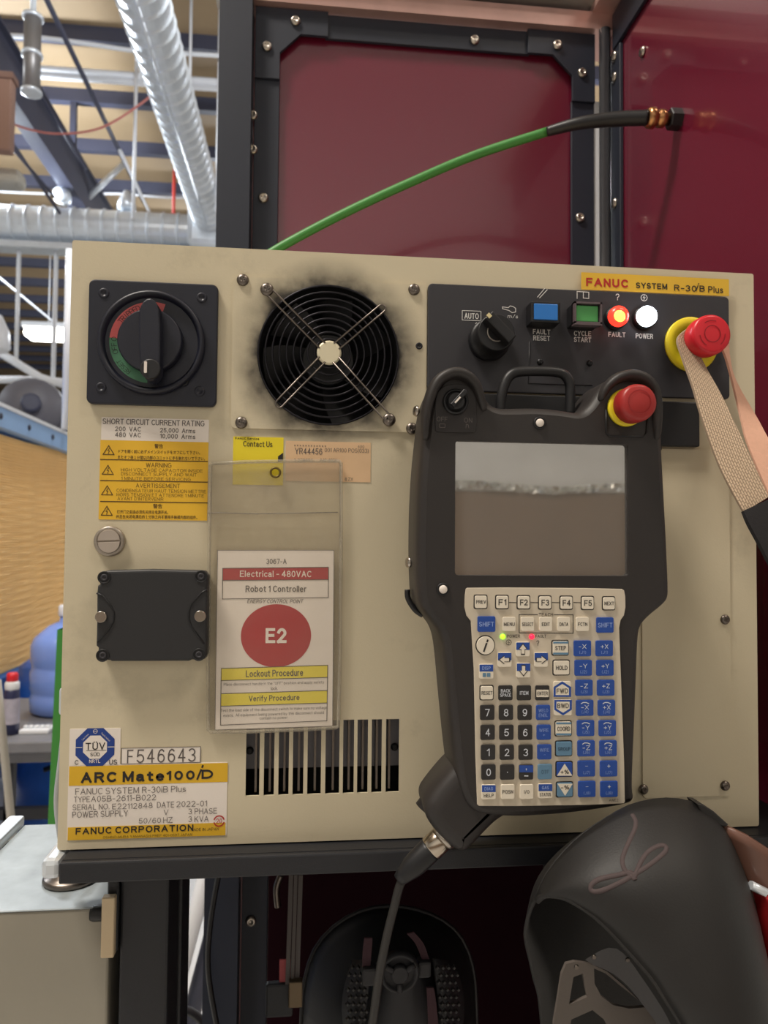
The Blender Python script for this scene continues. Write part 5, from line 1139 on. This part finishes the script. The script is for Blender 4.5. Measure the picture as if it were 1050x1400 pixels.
cr([(302.5, 914), (448, 909.5), (448, 926), (302.2, 930.5)], M_cy); cr([(302, 948.5), (447.3, 944), (447, 961), (301.8, 965.5)], M_cy)
t = MB(); wln = .9 * S(yt); y5 = yt - .00006
for pl_ in ([(304.3, 793.5), (449, 792.5), (448.7, 817), (304, 819)], [(302.5, 914), (448, 909.5), (446.8, 985.5), (301.5, 991.5)], [(304.5, 777), (449, 775.5), (449, 792.5), (304.3, 793.5)]):
    t.stroke(PP(pl_, y5), wln, y5, True)
for a, b in (((302.2, 930.5), (448, 926)), ((302, 948.5), (447.3, 944)), ((301.8, 965.5), (447, 961))): t.stroke(PP([a, b], y5), wln, y5)
t.stroke(PP([(297.4, 752.4), (456.6, 752.4), (454.6, 992.6), (293.9, 998)], y5), wln * .7, y5, True)
rr = .004
t.ptext('3067-A', 378, 767.5, 27, 7, y5, bold=.008); t.ptext('Robot 1 Controller', 377.5, 805, 81, 8.5, y5, bold=.014); t.ptext('ENERGY CONTROL POINT', 376.5, 822, 75, 5, y5, bold=.01, shear=.25)
t.ptext('Lockout Procedure', 375.5, 920.3, 76, 9, y5, bold=.016, rot=.014); t.ptext('Verify Procedure', 375, 955, 67, 9, y5, bold=.016, rot=.014)
for s, cx_, cy_, w_ in (('Place disconnect handle in the "OFF" position and apply safety', 375, 934.5, 133), ('lock.', 375, 941, 9), ('Test the load side of the disconnect switch to make sure no voltage', 375, 969.8, 141), ('exists.  All equipment being powered by this disconnect should', 374.5, 976.5, 133), ('contain no power', 374, 981.8, 37)):
    t.ptext(s, cx_, cy_, w_, 4.6, y5, rot=.014)
build(t, 'lettering', M_gink, card)
t = MB(); t.ptext('Electrical - 480VAC', 377, 784.6, 95, 8.5, y5, bold=.016); t.ptext('E2', 377.5, 869, 28, 20, y5 - .00005, bold=.04)
build(t, 'lettering', M_paper, card)
# ------------------------------------------------------------------ webbing lanyard looped round the emergency stop
def web_mat(name, rgb):
    m = mat(name, rgb, .85, var=.10, scale=300); nt = m.node_tree; b = nt.nodes['Principled BSDF']
    tc = nt.nodes.new('ShaderNodeTexCoord'); bp = nt.nodes.new('ShaderNodeBump'); bp.inputs['Strength'].default_value = .9; bp.inputs['Distance'].default_value = .0008
    ck = nt.nodes.new('ShaderNodeTexBrick'); ck.inputs['Scale'].default_value = 1; ck.offset = .5
    ck.inputs['Brick Width'].default_value = .0032; ck.inputs['Row Height'].default_value = .0016; ck.inputs['Mortar Size'].default_value = .00036; ck.inputs['Mortar Smooth'].default_value = .6
    nt.links.new(tc.outputs['UV'], ck.inputs['Vector']); inv = nt.nodes.new('ShaderNodeMath'); inv.operation = 'SUBTRACT'; inv.inputs[0].default_value = 1
    nt.links.new(ck.outputs['Fac'], inv.inputs[1]); nt.links.new(inv.outputs[0], bp.inputs['Height']); nt.links.new(bp.outputs[0], b.inputs['Normal'])
    old = b.inputs['Base Color'].links[0].from_socket; mx = nt.nodes.new('ShaderNodeMix'); mx.data_type = 'RGBA'; mx.inputs[7].default_value = [lin(v) * .45 for v in rgb] + [1]
    mu = nt.nodes.new('ShaderNodeMath'); mu.operation = 'MULTIPLY'; mu.inputs[1].default_value = .75; nt.links.new(ck.outputs['Fac'], mu.inputs[0])
    nt.links.new(mu.outputs[0], mx.inputs[0]); nt.links.new(old, mx.inputs[6]); nt.links.new(mx.outputs[2], b.inputs['Base Color']); return m
def ribbon(L, R, th, name, m, parent):          # L, R: 3D edge curves
    Ls = spline(L, 8); Rs = spline(R, 8); rows = []; uv = []; s_ = 0
    for i in range(len(Ls)):
        a, b = Ls[i], Rs[i]; t_ = (Ls[min(i + 1, len(Ls) - 1)] - Ls[max(i - 1, 0)]).normalized(); nrm = t_.cross((b - a)).normalized() * th / 2
        rows.append([a + nrm, a + (b - a) * .5 + nrm * 1.3, b + nrm, b - nrm, a + (b - a) * .5 - nrm * 1.3, a - nrm]); 
    o = build(MB().loft(rows, closed=True, smooth=False), name, m, parent)
    me = o.data; ul = me.uv_layers.new(name='UVMap'); lens = [0]
    for i in range(1, len(Ls)): lens.append(lens[-1] + ((Ls[i] + Rs[i]) / 2 - (Ls[i - 1] + Rs[i - 1]) / 2).length)
    for p in me.polygons:
        for li in p.loop_indices:
            v = me.loops[li].vertex_index; r_, c_ = divmod(v, 6); wdt = (Rs[r_] - Ls[r_]).length; ul.data[li].uv = (lens[r_], (0, .5, 1, 1, .5, 0)[c_] * wdt)
    return o
M_web = web_mat('cream_webbing', (206, 180, 152)); M_web2 = mat('pink_webbing_back', (226, 176, 150), .85, var=.08, scale=400, bump=.3, bscale=1500)
ly_ = [-.020, -.022, -.026, -.034, -.046, -.058, -.066]
st0 = at(975, 600, -.04)
ln_ = empty('webbing_lanyard', at(940, 480, -.02), 'cream woven webbing strap looped behind the red stop button', 'strap')
Lp = [(946, 446), (926, 462), (932, 488), (946, 528), (960, 575), (984, 640), (1016, 701), (1030, 728)]
Rp = [(956, 438), (949, 468), (964, 502), (982, 534), (998, 567), (1022, 618), (1050, 680), (1066, 715)]
ys = [-.016, -.018, -.024, -.034, -.046, -.060, -.072, -.076]
ribbon([at(a, b, y) for (a, b), y in zip(Lp[:7], ys)], [at(a, b, y + .002) for (a, b), y in zip(Rp[:7], ys)], .0016, 'front_band', M_web, ln_)
L2 = [(984, 472), (992, 490), (1001, 523), (1013, 574), (1022, 608), (1046, 666), (1070, 720)]
R2 = [(996, 470), (997, 488), (1005, 520), (1035, 573), (1052, 604), (1090, 668), (1120, 720)]
y2_ = [-.016, -.016, -.018, -.026, -.034, -.046, -.056]
ribbon([at(a, b, y) for (a, b), y in zip(L2, y2_)], [at(a, b, y + .004) for (a, b), y in zip(R2, y2_)], .0014, 'rear_band', M_web2, ln_)
L3 = [(1015, 699), (1022, 716), (1036, 742), (1056, 780), (1085, 830)]; R3 = [(1053, 682), (1064, 704), (1080, 730), (1100, 765), (1130, 815)]
ribbon([at(a, b, -.074 - .002 * i) for i, (a, b) in enumerate(L3)], [at(a, b, -.072 - .002 * i) for i, (a, b) in enumerate(R3)], .003, 'black_sleeve', mat('black_fabric', (34, 32, 34), .9, bump=.4, bscale=1800), ln_)
# loop part passing behind the button cap
sx_, sz_ = P(945, 471, -.004)
lp = [at(946, 446, -.016), Vector((sx_ - .002, -.0145, sz_ + .0105)), Vector((sx_ + .006, -.015, sz_ + .0095)), Vector((sx_ + .0108, -.015, sz_ + .004)), at(988, 470, -.016)]
ribbon([p_ + Vector((0, -.003, 0)) for p_ in lp], [p_ + Vector((0, .003, 0)) for p_ in lp], .0014, 'loop', M_web2, ln_)
# ------------------------------------------------------------------ welding helmet hanging at lower right
def c3(pts, y): return [at(a, b, (y[i] if isinstance(y, (list, tuple)) else y)) for i, (a, b) in enumerate(pts)]
def resample(pts, n):
    q = spline(pts, 10); ls = [0]
    for i in range(1, len(q)): ls.append(ls[-1] + (q[i] - q[i - 1]).length)
    out = []; j = 0
    for i in range(n):
        s_ = ls[-1] * i / (n - 1)
        while j < len(ls) - 2 and ls[j + 1] < s_: j += 1
        f_ = (s_ - ls[j]) / max(1e-9, ls[j + 1] - ls[j]); out.append(q[j].lerp(q[j + 1], min(1, f_)))
    return out
YA = -.075
A = c3([(733, 1230), (745, 1203), (761, 1179), (796, 1143), (849, 1108), (885, 1096), (920, 1093), (955, 1101), (985, 1124), (1008, 1172), (1024, 1221), (1036, 1277), (1046, 1330), (1052, 1400), (1050, 1500)], YA)
B = c3([(733, 1231), (741, 1226), (750, 1224), (768, 1226), (786, 1234), (806, 1247), (824, 1262), (840, 1278), (856, 1296), (872, 1314), (891, 1336), (908, 1362), (930, 1398), (946, 1440), (960, 1500)], [YA - .004, YA - .006, YA - .010, YA - .016, YA - .022, YA - .026, YA - .030, YA - .033, YA - .036, YA - .04, YA - .044, YA - .048, YA - .05, YA - .05, YA - .05])
Cc = c3([(733, 1230), (727, 1240), (723, 1250), (720, 1262), (718, 1277), (720, 1295), (724, 1312), (730, 1340), (736, 1362), (740, 1400), (744, 1440), (748, 1470), (752, 1490), (756, 1510), (760, 1530)], [YA + .002 + .004 * i for i in range(15)])
NN = 40; A = resample(A, NN); B = resample(B, NN); Cc = resample(Cc, NN)
he = empty('welding_helmet', at(880, 1400, YA), 'matte black welding helmet with chalk scribble hanging below the cabinet', 'helmet')
M_hel = mat('matte_black_shell', (27, 25, 24), .55, var=.14, scale=30, bump=.1, bscale=900)
rows = []
for j in range(17):
    f_ = j / 16; bul = math.sin(pi * min(1, f_ * 1.0)) ** .8
    rows.append([A[i].lerp(B[i], f_) + Vector((0, -.034 * bul * math.sin(pi * min(1, .05 + i / NN * 1.3) * .5), 0)) for i in range(NN)])
shell = MB().loft(rows)
rows2 = []
for j in range(11):
    f_ = j / 10; bul = math.sin(pi * f_)
    rows2.append([A[i].lerp(Cc[i], f_ * .999) + Vector((0, .035 * bul * math.sin(pi * i / (NN - 1)), 0)) for i in range(NN)])
shell.loft(rows2)
so_ = build(shell, 'shell', M_hel, he)
md = so_.modifiers.new('thickness', 'SOLIDIFY'); md.thickness = .0022; md.offset = 0
build(MB().tube(B, .0016, 8), 'rim', M_hel, he)
def on_shell(px, py):                       # nearest front-shell point under a picture point
    r_ = ray(px, py); best = None
    for row in rows:
        for v in row:
            d_ = (v - CAM); q = d_.dot(r_); e = (d_ - r_ * q).length
            if best is None or e < best[0]: best = (e, q)
    return CAM + r_ * (best[1] - .0022)
sc1 = [(864, 1115), (869, 1124), (868, 1134), (862, 1148), (854, 1166), (851, 1178), (854, 1190), (862, 1198), (868, 1202)]
sc2 = [(868, 1204), (862, 1194), (845, 1197), (822, 1202), (810, 1209), (808, 1216), (814, 1219), (828, 1216), (850, 1206), (866, 1197), (884, 1186), (900, 1174), (910, 1164), (909, 1158), (900, 1158), (886, 1166), (876, 1180), (870, 1194), (866, 1202)]
M_chalk = mat('chalk_mark', (74, 62, 62), .8)
from mathutils.bvhtree import BVHTree
vs_ = [v for r_ in rows for v in r_]; fs_ = [(j * NN + i, j * NN + i + 1, (j + 1) * NN + i + 1, (j + 1) * NN + i) for j in range(16) for i in range(NN - 1)]
bvh = BVHTree.FromPolygons(vs_, fs_)
def hit(px, py, off=.0002):
    loc, nn, ii, dd = bvh.ray_cast(CAM, ray(px, py)); 
    return (loc if loc else on_shell(px, py)) - ray(px, py) * off
for s_ in (sc1, sc2):
    q = spline([hit(a, b) for a, b in s_], 5)
    build(MB().tube(q, .0017, 6), 'chalk_line', M_chalk, he)
q = hit(846, 1251); build(MB().lathe([(.0007, 0), (.0004, .0003)], q, (0, -1, 0), 8), 'chip', M_paper, he)
# crest tab at the top right and the snout with its red lens
tb = c3([(950, 1097), (958, 1098), (974, 1108), (994, 1126), (990, 1129), (972, 1126), (956, 1110)], YA - .004)
tbm = MB().plate([(v.x, v.z) for v in tb][::-1], YA - .006, .012, .001); build(tbm, 'crest_tab', M_hel, he)
sn = [[(986, 1124), (1008, 1172), (1024, 1221), (1036, 1277), (1046, 1330), (1052, 1400), (1052, 1480)], [(1020, 1140), (1040, 1188), (1060, 1236), (1075, 1290), (1085, 1340), (1090, 1400), (1092, 1480)], [(1060, 1166), (1080, 1206), (1096, 1250), (1110, 1300), (1120, 1350), (1124, 1400), (1126, 1480)]]
rows = [resample(c3(r_, YA - .002 - .004 * j), 20) for j, r_ in enumerate(sn)]
o = build(MB().loft(rows), 'snout', mat('brown_tint_shell', (110, 78, 66), .4), he); md = o.modifiers.new('thickness', 'SOLIDIFY'); md.thickness = .003
ra = resample(c3([(1027, 1211), (1034, 1240), (1042, 1290), (1049, 1340), (1055, 1400)], YA - .010), 14); rb = resample(c3([(1085, 1240), (1092, 1270), (1100, 1310), (1106, 1350), (1112, 1400)], YA - .016), 14)
o = build(MB().loft([ra, [a.lerp(b, .5) + Vector((0, -.004, 0)) for a, b in zip(ra, rb)], rb]), 'lens', mat('red_mirror_lens', (190, 40, 44), .08, metal=.6, spec=.8), he); md = o.modifiers.new('thickness', 'SOLIDIFY'); md.thickness = .002
build(MB().tube(c3([(1026, 1210), (1040, 1217), (1060, 1227), (1090, 1242)], YA - .012), .0026, 8), 'lens_trim', M_galv, he)
vz = spline(c3([(1006, 1190), (1014, 1215), (1022, 1250), (1029, 1300), (1034, 1360), (1036, 1420)], YA - .014), 6)
build(MB().tube(vz, [.0008 + .0026 * math.sin(pi * i / (len(vz) - 1)) for i in range(len(vz))], 10), 'gloss_strip', mat('maroon_gloss', (110, 48, 60), .12, coat=1), he)
# head harness inside
M_har = mat('harness_grey', (92, 84, 78), .6)
yh_ = YA - .012
hp = [(774, 1318), (786, 1315), (800, 1317), (812, 1320), (830, 1328), (850, 1345), (868, 1362), (884, 1378), (900, 1402), (905, 1420), (758, 1420), (757, 1400), (762, 1370), (768, 1332)]
h1 = [(784, 1336), (797, 1331), (800, 1350), (803, 1363), (790, 1369), (778, 1373)]; h2 = [(812, 1324), (828, 1331), (846, 1346), (866, 1362), (886, 1377), (860, 1379), (838, 1374), (822, 1362), (813, 1345)]; h3 = [(781, 1394), (810, 1381), (826, 1394), (838, 1418), (778, 1418)]
build(MB().plate(PP(hp, yh_)[::-1], yh_, .0022, 0, [PP(h1, yh_), PP(h2, yh_), PP(h3, yh_)]), 'harness', M_har, he)
bnd = [c3([(800, 1312), (830, 1296), (852, 1303), (880, 1340), (905, 1378), (918, 1402)], YA - .020), c3([(812, 1320), (836, 1330), (860, 1350), (882, 1378), (898, 1400), (905, 1420)], YA - .014)]
build(MB().loft([resample(b_, 16) for b_ in bnd]), 'harness_band', mat('harness_dark', (62, 60, 62), .55), he)
for a, b in ((812, 1358 - 50), (858, 1312), (788, 1322)):
    x_, z_ = P(a, b, YA - .022); build(MB().lathe([(.0014, 0), (.001, .0008)], (x_, YA - .022, z_), (0, -1, 0), 10), 'rivet', M_dsteel, he)
# ------------------------------------------------------------------ dark hood and respirator in the shade under the shelf
yr = .09
hd = empty('dark_hood', at(530, 1400, yr + .06), 'round black hood hanging in the dark under the shelf', 'hood')
rows = []
o_ = c3([(412, 1400), (415, 1350), (428, 1302), (455, 1268), (492, 1246), (530, 1239), (568, 1243), (605, 1258), (632, 1284), (648, 1330), (652, 1400)], yr + .14); o_ = resample(o_, 24); ctr = at(532, 1390, yr + .10)
for j in range(9):
    f_ = j / 8; rows.append([v.lerp(ctr, f_ * .75) + Vector((0, -.05 * math.sin(f_ * pi / 2), 0)) for v in o_])
o = build(MB().loft(rows), 'hood_shell', mat('hood_black', (10, 10, 13), .55), hd); md = o.modifiers.new('t', 'SOLIDIFY'); md.thickness = .002
build(MB().tube(o_, .002, 8), 'hood_rim', M_dark, hd)
rs = empty('respirator', at(550, 1400, yr), 'black half mask respirator with round valve hanging under the shelf', 'respirator')
M_rub = mat('respirator_rubber', (36, 36, 40), .6); M_strap = mat('dusky_pink_strap', (60, 34, 42), .8)
rows = []
for j in range(8):
    f_ = j / 7; w_ = 38 + 34 * math.sin(f_ * pi * .6); yy = 1316 + 110 * f_
    rows.append([at(552 + w_ * s_, yy, yr + .03 * s_ * s_ - .012 * (1 - s_ * s_)) for s_ in [-1, -.8, -.5, -.2, .2, .5, .8, 1]])
o = build(MB().loft(rows), 'face_piece', M_rub, rs); md = o.modifiers.new('t', 'SOLIDIFY'); md.thickness = .003
vx_, vz_ = P(546, 1329, yr - .018); kk = S(yr - .02)
vv = build(MB().lathe([(27 * kk, 0), (27 * kk, .004), (25 * kk, .007), (22 * kk, .007), (21 * kk, .004)], (vx_, yr - .014, vz_), (0, -1, 0), 30), 'valve', M_rub, rs)
build(MB().lathe([(12 * kk, .004), (12 * kk, .008), (10 * kk, .009)], (vx_, yr - .014, vz_), (0, -1, 0), 24), 'valve_cap', M_rub, vv)
for q in (30, 150, 270):
    c_, s_ = math.cos(math.radians(q)), math.sin(math.radians(q)); build(MB().tube([(vx_ + 11 * kk * c_, yr - .021, vz_ + 11 * kk * s_), (vx_ + 23 * kk * c_, yr - .021, vz_ + 23 * kk * s_)], .0022, 8), 'spoke', M_rub, vv)
def strap3(L, R, y, name): return ribbon(c3(L, y), c3(R, y), .0015, name, M_strap, rs)
strap3([(498, 1282), (496, 1300), (495, 1322)], [(509, 1282), (508, 1300), (506, 1322)], yr - .012, 'strap')
strap3([(556, 1276), (568, 1290), (577, 1312)], [(566, 1274), (579, 1290), (587, 1312)], yr - .012, 'strap')
strap3([(583, 1350), (584, 1370), (586, 1410)], [(593, 1350), (596, 1370), (600, 1410)], yr - .016, 'strap')
for cx_, cy_, w_, h_ in ((505, 1334, 20, 24), (580, 1324, 18, 22)):
    x_, z_ = P(cx_, cy_, yr - .014); build(MB().bbox(x_ - w_ / 2 * kk, x_ + w_ / 2 * kk, yr - .017, yr - .006, z_ - h_ / 2 * kk, z_ + h_ / 2 * kk, .002), 'strap_lug', M_rub, rs)
M_mesh = mat('filter_mesh', (44, 43, 44), .5)
for sg, cx_ in ((-1, 490), (1, 612)):
    rows = []
    for j in range(7):
        f_ = j / 6; yy = 1312 + 100 * f_
        rows.append([at(cx_ + sg * (-6 + (26 + 8 * math.sin(f_ * pi)) * u_ - 12 * (1 - f_)), yy, yr - .006 + .03 * u_ * u_) for u_ in (0, .25, .5, .75, 1)])
    fl = build(MB().loft(rows), 'filter_cover', M_rub, rs); md = fl.modifiers.new('t', 'SOLIDIFY'); md.thickness = .003
    ms = MB()
    for j in range(9):
        for i in range(4):
            p_ = at(cx_ + sg * (-14 + 7.5 * i + (j % 2) * 3.5 + 3 * math.sin(j / 3)), 1322 + 10 * j, yr - .009 + .03 * (i / 5) ** 2); ms.lathe([(.0022, 0), (.0012, .002)], p_, (0, -1, 0), 4, smooth=False)
    build(ms, 'mesh_studs', M_mesh, fl, kind='stuff')
# webbing strap with clip at the cell's back
bk = empty('hanging_strap', at(404, 1350, .18), 'grey ribbed strap with buckle hanging left of the dark hood', 'strap')
M_rib = mat('strap_grey', (98, 92, 90), .7)
for i, (a, b) in enumerate(((392, 398), (399, 404), (405, 411))):
    L_, R_ = c3([(a + 3, 1196), (a + 1, 1260), (a - 2, 1345)], .18 - .001 * (i % 2)), c3([(b + 3, 1196), (b + 1, 1260), (b - 2, 1345)], .18 - .001 * (i % 2)); ribbon(L_, R_, .002, 'rib', M_rib, bk)
x_, z_ = P(404, 1358, .175); build(MB().bbox(x_ - .006, x_ + .006, .172, .180, z_ - .011, z_ + .011, .001), 'buckle', mat('buckle_brass', (112, 96, 74), .45, metal=.5), bk)
x_, z_ = P(388, 1360, .18); build(MB().bbox(x_ - .016, x_ + .008, .180, .188, z_ - .02, z_ + .009, .002), 'pad', mat('pad_black', (44, 46, 50), .6), bk)
x_, z_ = P(388, 1332, .185); build(MB().bbox(x_ - .004, x_ + .006, .1832, .1842, z_ - .014, z_ + .014, .0004, 1), 'red_tag', mat('tag_red', (178, 80, 84), .6), bk)
h_ = c3([(380, 1240), (378, 1215), (384, 1196)], .19); build(MB().tube(spline(h_, 6), .003, 8), 'hook', M_dsteel, bk)
# black hoses and pale strut in the gap beside the stand
rod('black_hose', spline([at(300, 1190, .32), at(288, 1260, .33), at(285, 1330, .34), at(300, 1420, .35)], 6), .003, M_dark, 'thin black hose hanging behind the stand leg', 'hose')
rod('black_hose', spline([at(240, 1378, .6), at(262, 1384, .6), at(278, 1400, .6), at(286, 1430, .6), at(292, 1520, .6)], 6), .006, M_dark, 'curled black hose low in the bright gap beside the stand leg', 'hose')
a = at(274, 1225, 1.2); b = at(246, 1330, 1.2); d_ = (b - a); f_ = a.z / (-d_.z)
e_ = a + d_ * (a.z / (a.z - b.z)); s0 = a - d_ * 1.5
rod('leaning_strut', [s0, e_], .018, M_pipe, 'pale strut leaning in the bright gap beside the stand leg', 'strut')
rod('leaning_strut', [s0 + Vector((.05, .03, 0)), e_ + Vector((.05, .03, 0))], .02, M_beam, 'dark strut leaning in the bright gap beside the stand leg', 'strut')
